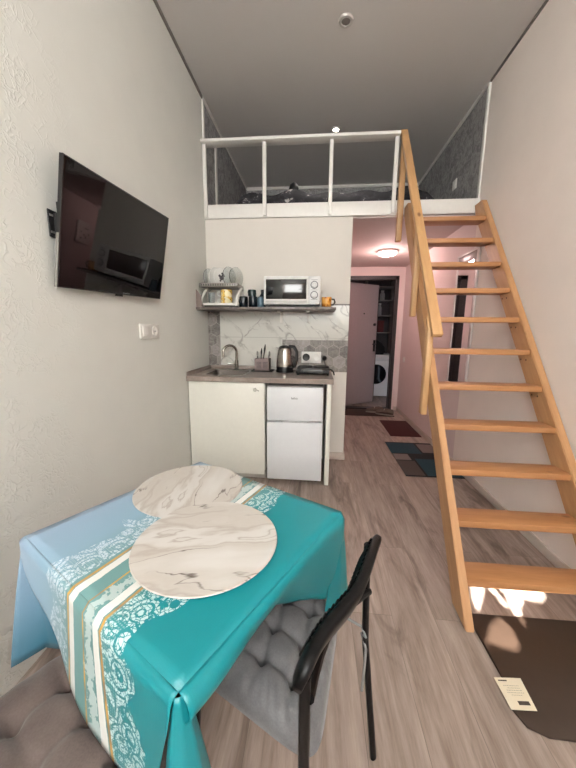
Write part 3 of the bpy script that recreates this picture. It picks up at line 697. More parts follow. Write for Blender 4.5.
lt.box((rx0, ry0-.006, SZ+.016), (rx1, ry0, SZ+.036), .002); lt.build('lower_tray', M_RW, dk)
ut = MB()
uz = SZ+.175
ut.box((rx0-.02, ry0-.015, uz), (rx1+.01, ry0-.005, uz+.030), .003).box((rx0-.02, ry1, uz), (rx1+.01, ry1+.01, uz+.030), .003)
ut.box((rx0-.02, ry0-.015, uz), (rx0-.01, ry1+.01, uz+.030), .003).box((rx1, ry0-.015, uz), (rx1+.01, ry1+.01, uz+.030), .003)
for k in range(16): ut.box((rx0-.01+.020*k, ry0-.01, uz+.004), (rx0-.006+.020*k, ry1+.005, uz+.01))
ut.build('upper_tray', M_RK, dk)
sl = MB()
for k in range(15): sl.box((rx0-.006+.0215*k, ry0-.0165, uz+.006), (rx0+.004+.0215*k, ry0-.0148, uz+.024))
sl.build('tray_slots', mat('slot shadow grey', (78, 75, 72), .6), dk)
M_CLEAR = glass('clear glass')
def tumbler(x, y, z, r, h, label, m=None, cat='glass'):
    t = MB(); t.lathe((x, y, z), [(0, 0), (r*.8, 0), (r*.84, .004), (r, h), (r*.94, h), (r*.78, .012), (0, .010)], 22)
    tag(t.build('drinking_glass', m or M_CLEAR, loc=(x, y, z)), label, cat, 'glassware in the dish rack')
UZ = uz+.0105
M_PLATE = mat('porcelain', (232, 230, 226), .2, var=.02)
def tilted_plate(x, label, dark, rz, r=.085, m=None):
    """a plate standing in the rack, turned a little to the room"""
    t = thing('plate', label, 'plate', (x, 2.89, UZ), 'plates in the dish rack')
    R = Matrix.Rotation(rz, 3, 'Z')
    def disc(prof, c=(0, 0)):
        rings = []
        for q, h in prof:
            rings.append([Vector((x, 2.89, UZ+r))+R @ Vector((c[0]+max(q, 1e-4)*math.cos(2*math.pi*k/32), h, c[1]+max(q, 1e-4)*math.sin(2*math.pi*k/32))) for k in range(32)])
        return rings
    MB().loft(disc([(0, .006), (r*.6, .006), (r*.98, -.004), (r, -.008), (r*.97, -.010), (r*.6, 0), (0, 0)])).build('dish', m or M_PLATE, t)
    if dark:
        b = MB()
        for cx, cz, q in ((.0, -.005, .02), (.016, .018, .014), (-.018, .012, .012), (.008, .036, .008), (-.012, -.03, .008)):
            b.loft(disc([(0, -.003), (q, -.002), (q, .0)], (cx, cz)))
        b.build('printed_flower', mat('dark print', (62, 54, 58), .4), t)
tilted_plate(-.868, 'white plate with a dark flower print in the upper rack', True, math.radians(48), .084)
tilted_plate(-.925, 'plain white plate left of the flowered plate in upper rack', False, math.radians(64), .086)
tilted_plate(-.985, 'clear glass plate at the left end of the upper rack', False, math.radians(66), .080, M_CLEAR)
tilted_plate(-.800, 'clear glass plate right of the flowered plate in upper rack', False, math.radians(64), .088, M_CLEAR)
tilted_plate(-.735, 'clear glass plate at the right end of upper rack', False, math.radians(58), .086, M_CLEAR)
tumbler(-.955, 2.86, SZ+.0235, .03, .11, 'clear glass tucked in the lower rack beside yellow mugs')
def mug(x, y, z, r, h, m, label, axis, hm=None, group=None, hdir=-1, rim=None):
    t = thing('mug', label, 'mug', (x, y, z), group)
    if axis == 'Z':
        MB().lathe((x, y, z), [(0, 0), (r*.86, 0), (r*.95, .006), (r, h*.5), (r, h), (r*.9, h), (r*.88, h*.15), (0, h*.12)], 28).build('body', m, t)
        MB().tube([(x+hdir*r*.95, y, z+h*.8), (x+hdir*(r+.022), y-.003, z+h*.78), (x+hdir*(r+.03), y-.004, z+h*.5), (x+hdir*(r+.02), y-.003, z+h*.25), (x+hdir*r*.93, y, z+h*.22)], .008, 8).build('handle', hm or m, t)
    else:  # lying mouth forward-left, handle to the left
        MB().lathe((x, y, z+r), [(0, h*.0), (r*.86, 0), (r*.95, .005), (r, h*.5), (r, h), (r*.9, h), (r*.88, h*.15), (0, h*.12)], 28, 'X').build('body', m, t)
        MB().tube([(x+.006, y-r*.95, z+r), (x-.002, y-r-.018, z+r), (x+h*.5, y-r-.026, z+r), (x+h*.8, y-r*.95, z+r)], .006, 8).build('handle', hm or m, t)
def spotty():
    x = N('yellow patterned china'); v = x.coord(); w = x.n('ShaderNodeTexVoronoi'); w.inputs['Scale'].default_value = 46; x.l(v, w.inputs['Vector'])
    c = x.ramp(w.outputs['Distance'], [(.28, (70, 52, 34)), (.36, (226, 186, 92))]); n = x.noise(v, 24, 2)
    x.color(x.mix(x.ramp(n, [(.48, (0, 0, 0, 1)), (.55, (1, 1, 1, 1))]), c, lin((240, 226, 182)))); x.rough(.25); return x.m
M_SPOT = spotty()
mug(-.815, 2.86, SZ+.0235, .052, .066, M_SPOT, 'lower of two yellow patterned mugs stacked in the rack', 'Z', M_RW, 'yellow mugs in the dish rack')
mug(-.815, 2.86, SZ+.0900, .052, .066, M_SPOT, 'upper of two yellow patterned mugs stacked in the rack', 'Z', M_RW, 'yellow mugs in the dish rack')
cbd = MB(); cbd.prism([(-1.056, 2.742, SZ+.001), (-1.004, 2.742, SZ+.001), (-1.012, 2.744, SZ+.10), (-1.056, 2.744, SZ+.150)], (0, .010, 0), .002)
tag(cbd.build('cutting_board', mat('taupe board', (128, 112, 106), .5), loc=(-1.03, 2.77, SZ)), 'taupe board leaning on the wall left of dish rack', 'cutting board')
M_NAVY = mat('dark teal glaze', (22, 34, 42), .25, var=.15)
def pot(name, x, y, z, r, h, m, label, cat, group):
    t = thing(name, label, cat, (x, y, z), group)
    MB().lathe((x, y, z), [(0, 0), (r*.8, 0), (r*.97, h*.1), (r, h*.45), (r*.96, h*.9), (r*.9, h), (r*.82, h), (r*.8, h*.2), (0, h*.15)], 28).build('body', m, t)
    MB().tube([(x-r*.5, y-r*.82, z+h*.75), (x-r*.55, y-r-.022, z+h*.7), (x-r*.55, y-r-.026, z+h*.42), (x-r*.5, y-r*.84, z+h*.25)], .006, 8).build('handle', m, t)
pot('mug', -.655, 2.84, SZ+.0005, .040, .095, M_NAVY, 'dark teal mug close beside the dish rack, at the base of the stack', 'mug', 'dark teal mugs')
pot('mug', -.572, 2.865, SZ+.0005, .042, .098, M_NAVY, 'dark teal mug beneath another, nearer the blue jar', 'mug', 'dark teal mugs')
pot('mug', -.582, 2.865, SZ+.0990, .038, .058, mat('dark green glaze', (40, 56, 56), .25), 'dark green mug perched on top of the dark teal mugs', 'mug', 'dark teal mugs')
jb = thing('jar', 'slate blue glass jar beside the microwave', 'jar', (-.497, 2.85, SZ))
MB().lathe((-.502, 2.84, SZ+.0005), [(0, 0), (.026, 0), (.029, .006), (.029, .075), (.025, .085), (.021, .085), (0, .084)], 24).build('body', mat('slate blue', (88, 112, 126), .2), jb)
MB().lathe((-.502, 2.84, SZ+.085), [(.023, 0), (.023, .010), (0, .010)], 20).build('lid', mat('slate lid', (66, 84, 94), .35), jb)
bt = thing('bottle', 'dark bottle half hidden behind the blue jar', 'bottle', (-.503, 2.965, SZ))
MB().lathe((-.503, 2.965, SZ+.0005), [(0, 0), (.03, 0), (.032, .008), (.032, .11), (.016, .135), (.015, .15)], 22).build('body', mat('bottle dark', (40, 46, 52), .2), bt)
MB().lathe((-.503, 2.965, SZ+.15), [(.018, 0), (.018, .02), (0, .02)], 16).build('cap', M_BLACK, bt)

ty = tag(MB().box((-.43, 2.775, SZ+.0005), (.135, 3.04, SZ+.008), .003).build('tray', mat('black tray', (26, 25, 25), .5), loc=(-.15, 2.9, SZ)), 'thin black tray under the microwave', 'tray')
mw = thing('microwave', 'white microwave with dark window and two dials on the shelf', 'microwave', (-.215, 2.92, SZ+.008))
MX0, MX1, MY0, MZ0, MZ1 = -.462, .028, 2.785, SZ+.02, SZ+.262
box('body', (MX0, MY0, MZ0), (MX1, 3.045, MZ1), M_APPL, mw, .006)
md = box('door', (MX0+.004, MY0-.022, MZ0+.006), (-.075, MY0+.001, MZ1-.006), mat('microwave door', (222, 221, 219), .35), mw, .005)
box('window', (MX0+.022, MY0-.0245, MZ0+.048), (-.090, MY0-.0205, MZ1-.030), mat('smoked glass', (16, 16, 18), .06, coat=.6), md, .002)
MB().box((MX0+.02, MY0-.027, MZ0+.018), (-.085, MY0-.021, MZ0+.036), .004).build('handle_strip', mat('strip silver', (196, 194, 192), .3), md)
cp = box('control_panel', (-.073, MY0-.022, MZ0+.006), (MX1-.004, MY0+.001, MZ1-.006), mat('microwave panel', (212, 211, 210), .35), mw, .005)
for kz in (MZ0+.165, MZ0+.082):
    k = MB().lathe((-.024, MY0-.022, kz), [(.0, -.002), (.032, -.002), (.034, .001)], 28, 'Y').build('dial_ring', mat('dial ring', (120, 120, 122), .4), mw)
    kb = MB().lathe((-.024, MY0-.024, kz), [(0, -.016), (.021, -.016), (.025, -.002), (.025, .001)], 26, 'Y').box((-.0265, MY0-.046, kz-.018), (-.0215, MY0-.036, kz+.018), .001).build('dial', mat('dial grey', (204, 203, 202), .35), mw)
mk = MB()
for kz in (MZ0+.205, MZ0+.122, MZ0+.042): mk.box((-.05, MY0-.0228, kz), (.004, MY0-.0215, kz+.003))
mk.build('print', mat('dark grey print', (80, 80, 82), .5), cp)
for fx in (MX0+.04, MX1-.04):
    for fy_ in (MY0+.03, 3.0): MB().lathe((fx, fy_, SZ+.008), [(.012, 0), (.012, .014)], 12).build('foot', M_BLACK, mw)
def orange_mat():
    x = N('orange patterned china'); v = x.coord(); w = x.n('ShaderNodeTexVoronoi'); w.inputs['Scale'].default_value = 34; x.l(v, w.inputs['Vector'])
    x.color(x.ramp(w.outputs['Distance'], [(.2, (120, 62, 24)), (.35, (206, 132, 50)), (.7, (226, 168, 84))])); x.rough(.25); return x.m
mug(.085, 2.84, SZ+.0085, .043, .082, orange_mat(), 'orange patterned mug with dark handle right of the microwave', 'Z', mat('dark handle', (60, 58, 44), .35), None, 1)

# ------------------------------------------------------------------ television and left wall socket
tv = thing('television', 'flat black television on a wall bracket, tilted down', 'television', (XL+.06, 1.62, 1.70))
A = Vector((-.958, 1.209, 1.932)); B = Vector((-.945, 2.040, 1.982)); Cc = Vector((-1.022, 2.020, 1.484)); D = Vector((-1.030, 1.202, 1.450))
nrm = (B-A).cross(D-A).normalized(); nrm = -nrm if nrm.x < 0 else nrm
MB().prism([A, B, Cc, D], -nrm*.012).build('back_shell', M_BLACK, tv)
cen = (A+B+Cc+D)/4
tvp = [cen+(p-cen)*.55 for p in (A, B, Cc, D)]
MB().prism([p-nrm*.0121 for p in tvp], -nrm*.022).build('rear_housing', M_BLACK, tv)
ins = lambda s: [cen+(p-cen)*s for p in (A, B, Cc, D)]
x_ = N('screen glass'); x_.color(x_.ramp(x_.noise(x_.coord(), 2), [(.3, lin((14, 11, 12))), (.7, lin((17, 13, 14)))])); x_.rough(.03); x_.b.inputs['Specular IOR Level'].default_value = .22
MB().prism([p-nrm*.0015 for p in ins(.985)], nrm*.003).build('screen', x_.m, tv)
bz = MB(); q = ins(.985); O_ = [A, B, Cc, D]
for i in range(4):
    j = (i+1) % 4; bz.prism([O_[i], O_[j], q[j], q[i]], nrm*.003)
bz.build('bezel', mat('bezel', (34, 32, 32), .3), tv)
MB().prism([D.lerp(A, -.002)-nrm*.013, D.lerp(A, .42)-nrm*.013, D.lerp(A, .42)+nrm*.001-Vector((0, .0025, 0)), D.lerp(A, -.002)+nrm*.001-Vector((0, .0025, 0))], Vector((0, .002, 0))).build('edge_strip', mat('silver edge', (190, 188, 184), .25, .8), tv)
mid = D.lerp(Cc, .5); ex = (Cc-D).normalized(); ez = (A-D).normalized()
lg = MB()
for k, w_ in enumerate((.006, .005, .007, .006, .005, .006)):
    p = mid+ex*(.012+.0105*k)+ez*.007+nrm*.003; lg.prism([p, p+ex*w_, p+ex*w_+ez*.004, p+ez*.004], nrm*.0006)
lg.build('logo', mat('logo grey', (150, 148, 148), .4), tv)
p = mid-ex*.03-ez*.010; MB().prism([p, p+ex*.05, p+ex*.045+ez*.012, p+ex*.005+ez*.012], -nrm*.012).build('sensor', M_BLACK, tv)
MB().box((XL+.001, 1.226, 1.645), (XL+.007, 1.36, 1.75), .003).build('wall_plate', M_BLACK, tv)
arm = MB().box((XL+.006, 1.25, 1.66), (XL+.02, 1.33, 1.74), .003).box((XL+.006, 1.27, 1.60), (XL+.025, 1.80, 1.64), .003).box((XL+.006, 1.27, 1.75), (XL+.035, 1.80, 1.79), .003)
arm.build('bracket_arm', M_BLACK, tv)
bb = MB()
for z in (1.665, 1.728): bb.box((XL+.0065, 1.232, z-.003), (XL+.009, 1.248, z+.004))
bb.build('bolt', mat('bolt', (200, 198, 194), .3, .8), tv)
so = thing('double_socket', 'white switch and socket plate on left wall under the television', 'socket', (XL, 1.93, 1.275))
sy0, sy1, sz0, sz1 = 1.82, 2.045, 1.232, 1.322
box('plate', (XL, sy0, sz0), (XL+.012, sy1, sz1), M_WHITE, so, .004)
box('rocker', (XL+.010, sy0+.02, sz0+.016), (XL+.017, sy0+.095, sz1-.016), M_WHITE, so, .003)
MB().lathe((XL+.012, sy1-.062, 1.277), [(0, .002), (.021, .002), (.027, .005), (.032, .005), (.034, 0)], 22, 'X').build('socket_insert', M_WHITE, so)
hl_ = MB()
for dy in (-.01, .01): hl_.lathe((XL+.012, sy1-.062+dy, 1.277), [(0, .0028), (.004, .0028), (.004, .001)], 8, 'X')
hl_.build('socket_hole', M_BLACK, so)

# ------------------------------------------------------------------ table, cloth, place mats
TC = Vector((-.33, .781, 0)); U = Vector((.875, -.484, 0)); W = Vector((.484, .875, 0)); HT = .745
def TP(a, b, z=0): return TC+U*a+W*b+Vector((0, 0, z))
tb = thing('dining_table', 'small square table hidden beneath a teal tablecloth', 'table', TP(0, 0, 0))
HA, HB = .312, .286
MB().prism([TP(-HA, -HB, HT-.022), TP(HA, -HB, HT-.022), TP(HA, HB, HT-.022), TP(-HA, HB, HT-.022)], (0, 0, .018)).build('table_top', mat('dark table', (60, 50, 46), .5), tb)
M_TLEG = mat('black metal', (20, 20, 21), .4, .5)
PC = TP(-.10, .02)
MB().lathe(PC, [(.05, .03), (.045, .05), (.03, .07), (.03, .60), (.05, .70), (.12, HT-.023)], 24).build('pedestal', M_TLEG, tb)
for q_ in (-U*.8, W, -W*.9):
    a_, b_ = PC+Vector((0, 0, .045)), PC+Vector((0, 0, .014))+q_*.24
    MB().tube([a_+q_*.03, a_.lerp(b_, .5)+q_*.01, b_, b_+q_*.02], [.026, .022, .016, .013], 12, .8).build('foot', M_TLEG, tb)
def cloth_mat():
    x = N('patterned tablecloth'); uv = x.n('ShaderNodeUVMap'); sx = x.n('ShaderNodeSeparateXYZ'); x.l(uv.outputs[0], sx.inputs[0])
    P = x.math('MULTIPLY_ADD', x.math('ADD', sx.outputs['Y'], .29), .125, sx.outputs['X'])   # runs across the printed bands
    vec = uv.outputs[0]
    base = x.ramp(x.math('MULTIPLY_ADD', P, 1.0, .5), [(.0, (62, 118, 140)), (.17, (150, 173, 197)), (.36, (134, 166, 186)), (.44, (112, 152, 162)), (.58, (62, 134, 136)), (.66, (26, 134, 142)), (.95, (20, 134, 144))])
    def band(c, w, wob=0.0):
        q = P if not wob else x.math('MULTIPLY_ADD', x.math('SUBTRACT', x.noise(vec, 30, 4, .7), .5), wob, P)
        return x.math('LESS_THAN', x.math('ABSOLUTE', x.math('SUBTRACT', q, c)), w)
    c = x.mix(x.math('MULTIPLY', band(.035, .075), .8), base, lin((112, 152, 150)))
    # lace
    vo = x.n('ShaderNodeTexVoronoi'); vo.inputs['Scale'].default_value = 19; vo.inputs['Randomness'].default_value = .85; x.l(vec, vo.inputs['Vector'])
    ring = x.math('SINE', x.math('MULTIPLY', vo.outputs['Distance'], 30))
    v2 = x.n('ShaderNodeTexVoronoi', _feature='DISTANCE_TO_EDGE'); v2.inputs['Scale'].default_value = 120; x.l(vec, v2.inputs['Vector'])
    petal = x.math('GREATER_THAN', v2.outputs['Distance'], .07)
    fl = x.math('MULTIPLY', x.math('GREATER_THAN', ring, -.45), petal)
    fl = x.math('MAXIMUM', fl, x.math('LESS_THAN', vo.outputs['Distance'], .09))
    fill = x.math('GREATER_THAN', x.noise(vec, 34, 3, .6), .42)
    fl = x.math('MULTIPLY', fl, fill)
    vl = x.n('ShaderNodeTexVoronoi'); vl.inputs['Scale'].default_value = 11; x.l(vec, vl.inputs['Vector'])
    scal = x.math('MULTIPLY', x.math('SUBTRACT', vl.outputs['Distance'], .4), .085)
    Ps = x.math('ADD', P, scal)
    lace_r = x.math('MULTIPLY', x.math('GREATER_THAN', P, .105), x.math('LESS_THAN', Ps, .205))
    Pm = x.math('SUBTRACT', P, scal)
    lace_l = x.math('MULTIPLY', x.math('GREATER_THAN', Pm, -.135), x.math('LESS_THAN', P, -.042))
    net = x.n('ShaderNodeTexVoronoi'); net.inputs['Scale'].default_value = 170; net.inputs['Randomness'].default_value = 0; x.l(vec, net.inputs['Vector'])
    c = x.mix(x.math('MULTIPLY', x.math('MULTIPLY', x.math('LESS_THAN', net.outputs['Distance'], .3), .35), x.math('MAXIMUM', lace_l, x.math('MULTIPLY', x.math('GREATER_THAN', P, .105), x.math('LESS_THAN', P, .15)))), c, lin((190, 206, 208)))
    c = x.mix(x.math('MULTIPLY', x.math('MULTIPLY', fl, lace_r), .82), c, lin((206, 226, 226)))
    c = x.mix(x.math('MULTIPLY', x.math('MULTIPLY', fl, lace_l), .70), c, lin((212, 222, 230)))
    for cc, w in ((-.014, .010), (.085, .010)): c = x.mix(x.math('MULTIPLY', band(cc, w, .006), .92), c, lin((226, 224, 220)))
    c = x.mix(x.math('MULTIPLY', band(.058, .012, .09), .5), c, lin((220, 226, 224)))
    gold = x.ramp(x.noise(vec, 18, 2), [(.35, (150, 128, 100)), (.6, (206, 160, 76))])
    for cc, w in ((-.030, .0036), (.036, .0022), (.102, .0034)): c = x.mix(band(cc, w), c, gold)
    x.color(c); x.rough(.34); x.b.inputs['Specular IOR Level'].default_value = .45
    wv = x.n('ShaderNodeTexVoronoi'); wv.inputs['Scale'].default_value = 220; wv.inputs['Randomness'].default_value = .2; x.l(vec, wv.inputs['Vector'])
    x.bump(wv.outputs['Distance'], .12, .0015); return x.m
M_CLOTH = cloth_mat()
def cloth():
    bm = bmesh.new(); uvl = bm.loops.layers.uv.new('UVMap'); UVd = {}
    def V(p, uv):
        v = bm.verts.new(p); UVd[v] = uv; return v
    def grid(fn, nu, nv):
        G = [[V(*fn(i/nu, j/nv)) for j in range(nv+1)] for i in range(nu+1)]
        for i in range(nu):
            for j in range(nv):
                f = bm.faces.new((G[i][j], G[i+1][j], G[i+1][j+1], G[i][j+1])); f.smooth = True
                for l in f.loops: l[uvl].uv = UVd[l.vert]
    a0, a1, b0, b1, r = -.318, .318, -.292, .292, .012
    zt = HT+.002
    lerp = lambda p, q, t: p+(q-p)*t
    # top
    grid(lambda s, t: (TP(lerp(a0, a1, s), lerp(b0, b1, t), zt-.0006+.0008*math.sin(9*s)*math.sin(7*t)), (lerp(a0, a1, s), lerp(b0, b1, t))), 24, 24)
    def fall(edge, out, s, hang, bulge, n=14):
        pass
    def drape(pfun, ufun, hang, outv, bulge, nu=36, nv=14, fold=None):
        """cloth hanging from an edge: pfun(s) edge point at the top, hang(s) drop, bulge(s, t) outward shift"""
        def fn(s, t):
            d = hang(s)*t; p = pfun(s); o = outv(s)
            off = min(r, d) * (1-max(0, 1-d/r)**2 if d < r else 1)
            zz = zt-.0006 - (r-math.sqrt(max(0, r*r-min(d, r)**2))) if d < r else zt-.0006-r-(d-r)
            return (p+o*(off+bulge(s, t))+Vector((0, 0, zz-p.z)), ufun(s, d))
        grid(fn, nu, nv)
    # long printed side towards the photographer (left corner to near corner)
    def hang_ln(s):
        a = lerp(a0, a1, s)
        if a < .16: return lerp(.018, .285, (a-a0)/(.16-a0))
        return lerp(.285, .04, max(0, (a-.25)/(a1-.25))) if a > .25 else .285
    drape(lambda s: TP(lerp(a0, a1, s), b0, zt), lambda s, d: (lerp(a0, a1, s), b0-d), hang_ln, lambda s: -W, lambda s, t: .02*t*math.sin(3*s)+.006*t*math.sin(14*s), 60, 16)
    # short rolled side above the chair (near corner to right corner)
    def hang_nr(s): return .055+.035*math.sin(math.pi*min(1, s*1.15)) if s < .45 else lerp(.085, .285, ((s-.45)/.55)**1.0)
    drape(lambda s: TP(a1, lerp(b0, b1, s), zt), lambda s, d: (a1+d, lerp(b0, b1, s)), hang_nr, lambda s: U, lambda s, t: .014*math.sin(t*math.pi)*max(0, 1-2*s)-.05*t*t*max(0, 1-abs(2*s-.9))+.004*t*math.sin(16*s), 60, 14)
    # the two sides facing the wall and the kitchen
    drape(lambda s: TP(lerp(a1, a0, s), b1, zt), lambda s, d: (lerp(a1, a0, s), b1+d), lambda s: .26+.03*math.sin(5*s), lambda s: W, lambda s, t: .015*t*math.sin(12*s), 40, 12)
    drape(lambda s: TP(a0, lerp(b1, b0, s), zt), lambda s, d: (a0-d, lerp(b1, b0, s)), lambda s: .27, lambda s: -U, lambda s, t: .03*t*s+.01*t*math.sin(11*s), 40, 12)
    # hanging corner folds: a fan of cloth from each corner
    def corner(p, uv, pts, z1, topw=.012, uvdir=(1, 1), nn=16):
        """pts: plan offsets of the lower hem, opened out from the corner"""
        def fn(s, t):
            k = s*(len(pts)-1); i = min(int(k), len(pts)-2); q = Vector(pts[i]).lerp(Vector(pts[i+1]), k-i); zb = z1(s)
            tt = topw+(1-topw)*t**.8
            return (Vector((p.x+q.x*tt, p.y+q.y*tt, lerp(zt-.004, zb, t))), (uv[0]+uvdir[0]*.3*t*s, uv[1]-uvdir[1]*.3*t))
        grid(fn, 20, nn)
    cL, cN, cR, cB = TP(a0, b0), TP(a1, b0), TP(a1, b1), TP(a0, b1)
    n2 = lambda v: (v.x, v.y, 0)
    corner(cL, (a0-.02, b0), [(-.03, .14, 0), (-.045, .04, 0), (-.02, -.06, 0), (.005, -.085, 0), (.055, -.035, 0), (.13, -.048, 0)], lambda s: .47-.03*math.sin(s*3.0), .02, (-.55, 1))
    corner(cN, (a1+.02, b0), [n2(-U*.055-W*.002), n2(-U*.028-W*.030), n2(U*.0-W*.042), n2(U*.030-W*.012), n2(U*.036+W*.026), n2(U*.010+W*.060)], lambda s: .44+.02*s, .16, (.4, .1))
    corner(cR, (a1, b1), [n2(U*.012-W*.13), n2(U*.03-W*.05), n2(U*.028+W*.02), n2(U*.0+W*.045), n2(-U*.06+W*.02)], lambda s: .437, .05)
    corner(cB, (a0, b1), [n2(W*.02+U*.10), n2(W*.05), n2(-U*.03+W*.04), n2(-U*.02-W*.06)], lambda s: .5, .05)
    bmesh.ops.translate(bm, verts=bm.verts, vec=-TP(0, 0, HT))
    bmesh.ops.recalc_face_normals(bm, faces=bm.faces)
    me = bpy.data.meshes.new('tablecloth'); bm.to_mesh(me); bm.free(); me.materials.append(M_CLOTH)
    o = bpy.data.objects.new('tablecloth', me); o.location = TP(0, 0, HT); COL.objects.link(o)
    sd = o.modifiers.new('thickness', 'SOLIDIFY'); sd.thickness = .0012; sd.offset = 0
    return tag(o, 'glossy blue to teal tablecloth with white lace and gold bands', 'tablecloth')
cloth()
def mat_marble():
    x = N('cream marble mat'); v = x.coord()
    q = x.n('ShaderNodeVectorRotate', _rotation_type='Z_AXIS'); q.inputs['Angle'].default_value = math.radians(-38); x.l(v, q.inputs['Vector'])
    d = x.n('ShaderNodeTexNoise'); d.inputs['Scale'].default_value = 7; d.inputs['Detail'].default_value = 4; x.l(v, d.inputs['Vector'])
    mv = x.n('ShaderNodeVectorMath', _operation='MULTIPLY_ADD'); x.l(d.outputs['Color'], mv.inputs[0]); mv.inputs[1].default_value = (.05, .05, 0); x.l(q.outputs[0], mv.inputs[2])
    mp = x.n('ShaderNodeMapping'); mp.inputs['Scale'].default_value = (.22, 1, 1); x.l(mv.outputs[0], mp.inputs[0])
    f = x.noise(mp.outputs[0], 7.5, 5, .5)
    def vein(level, w): return x.ramp(x.math('ABSOLUTE', x.math('SUBTRACT', f, level)), [(0, (1, 1, 1, 1)), (w, (0, 0, 0, 1))])
    c = x.ramp(f, [(.28, (188, 181, 173)), (.42, (203, 199, 194)), (.52, (190, 183, 175)), (.66, (205, 201, 196))])
    m2 = x.ramp(x.noise(v, 6, 2), [(.42, (0, 0, 0, 1)), (.6, (1, 1, 1, 1))])
    c = x.mix(x.math('MULTIPLY', vein(.47, .03), .45), c, lin((150, 134, 120)))
    c = x.mix(x.math('MULTIPLY', vein(.40, .009), .55), c, lin((140, 124, 110)))
    c = x.mix(x.math('MULTIPLY', vein(.55, .007), m2), c, lin((80, 66, 58)))
    x.color(c); x.rough(.32); return x.m
M_MM = mat_marble()
def place_mat(a, b, z, r, tilt, label, thick=.004):
    c = TP(a, b, z); o = MB().lathe((0, 0, 0), [(0, 0), (r-.002, 0), (r, thick/2), (r-.002, thick), (0, thick)], 72).build('place_mat', M_MM)
    o.location = c; o.rotation_euler = tilt; return tag(o, label, 'place mat')
place_mat(-.170, .122, HT+.0030, .179, (0, 0, 1.0), 'round cream marbled place mat partly under the other, nearer the wall')
place_mat(.094, -.036, HT+.0078, .180, (0, 0, -.4), 'round cream marbled place mat lying on top, nearer the chair')

# ------------------------------------------------------------------ chairs and cushions
M_CHF = mat('black chair tube', (9, 9, 10), .35, spec=.22); M_CHP = mat('black chair plastic', (11, 11, 12), .33, spec=.22, bump=.1, nscale=200)
def chair(base, R_, W_, label, back_pts, rear_top, rear_foot, seat_quad, lead=0.0, zs=.40):
    """R_ points from the seat to the backrest, W_ along the backrest; quad: front-near, rear-near, rear-far, front-far"""
    t = thing('chair', label, 'chair', base)
    s0, s1, s2, s3 = [Vector(p) for p in seat_quad]
    up = Vector((0, 0, 1))
    MB().prism([p+up*zs for p in (s0, s1, s2, s3)], (0, 0, .025), .008).build('seat', M_CHP, t)
    fr_ = MB()
    fr_.tube([s1+up*(zs-.012), s0-R_*lead+up*(zs-.012)], .010, 10).tube([s2+up*(zs-.012), s3+up*(zs-.012)], .010, 10).tube([s0.lerp(s3, .04)+up*(zs-.012), s3.lerp(s0, .04)+up*(zs-.012)], .010, 10)
    # back rail bows behind the seat
    n_ = 9; c_ = []
    for k in range(n_):
        u_ = k/(n_-1); c_.append(Vector(rear_top[0]).lerp(Vector(rear_top[1]), u_)*1.0)
    rail = []
    for k in range(n_):
        u_ = k/(n_-1); p = Vector(rear_foot[0]).lerp(Vector(rear_foot[1]), u_); q_ = Vector(rear_top[0]).lerp(Vector(rear_top[1]), u_)
        m_ = p.lerp(q_, .8); rail.append(Vector((m_.x, m_.y, .685-.10*u_))-R_*(.03*math.sin(math.pi*u_)))
    fr_.build('seat_frame', M_CHF, t); MB().tube(rail, .010, 10).build('back_rail', M_CHF, t)
    for f_, tp in zip(rear_foot, rear_top):
        f_, tp = Vector(f_), Vector(tp); mid_ = Vector((f_.x, f_.y, 0)).lerp(tp, .58)+R_*-.014
        MB().tube([f_, f_.lerp(mid_, .5), mid_, mid_.lerp(tp, .5), tp], .0115, 12, .75).build('leg', M_CHF, t)
    for f_, sh_ in ((s0, lead), (s3, .0)):
        MB().tube([f_-R_*(.03+sh_), f_-R_*(sh_-.01)+up*(zs-.02)], .0115, 12, .75).build('leg', M_CHF, t)
    # backrest: thick bar with rounded section swept along back_pts
    ring = []; bp = [Vector(p) for p in back_pts]; n_ = len(bp); hh = .036; th = .013
    fine = []
    for k in range(33):
        u_ = k/32*(n_-1); i = min(int(u_), n_-2); fr2 = u_-i
        P0, P1, P2, P3 = bp[max(i-1, 0)], bp[i], bp[i+1], bp[min(i+2, n_-1)]
        fine.append(.5*((2*P1)+(P2-P0)*fr2+(2*P0-5*P1+4*P2-P3)*fr2**2+(3*P1-P0-3*P2+P3)*fr2**3))
    for k, p in enumerate(fine):
        tg = (fine[min(k+1, 32)]-fine[max(k-1, 0)]).normalized(); hv = (up*.93+R_*.36); hv = (hv-tg*hv.dot(tg)).normalized(); nv = tg.cross(hv)
        e = min(k, 32-k)/4; e = math.sqrt(max(0, 1-(1-min(1, e))**2)) if e < 1 else 1; e = max(e, .25)
        ring.append([p+hv*(hh*e*math.copysign(abs(math.cos(a))**.6, math.cos(a)))+nv*(th*max(e, .6)*math.copysign(abs(math.sin(a))**.6, math.sin(a))) for a in [2*math.pi*q_/20 for q_ in range(20)]])
    bk_ = MB().loft(ring).build('backrest', M_CHP, t, sharp=180)
    rb = MB()
    for k in range(5, 28):
        p = fine[k]; tg = (fine[k+1]-fine[k-1]).normalized(); hv = (up*.93+R_*.36); hv = (hv-tg*hv.dot(tg)).normalized(); nv = tg.cross(hv)
        sgn = -1 if nv.dot(R_) > 0 else 1
        q_ = p+nv*sgn*(th+.0005); rb.tube([q_-hv*.034, q_+hv*.034], .0028, 6)
    rb.build('back_ribs', M_CHF, bk_)
    return t
def cushion_mat(name, c0, c1):
    x = N(name); v = x.coord(); f = x.noise(v, 14, 4); g = x.noise(x.coord(scale=(1, 1, 1)), 240, 2)
    x.color(x.mix(.25, x.ramp(f, [(.3, c0), (.7, c1)]), x.ramp(g, [(.3, tuple(int(k*.75) for k in c0)), (.7, c1)]))); x.rough(.9)
    x.b.inputs['Sheen Weight'].default_value = .25; x.bump(x.noise(v, 60, 4, .6), .25, .004); return x.m
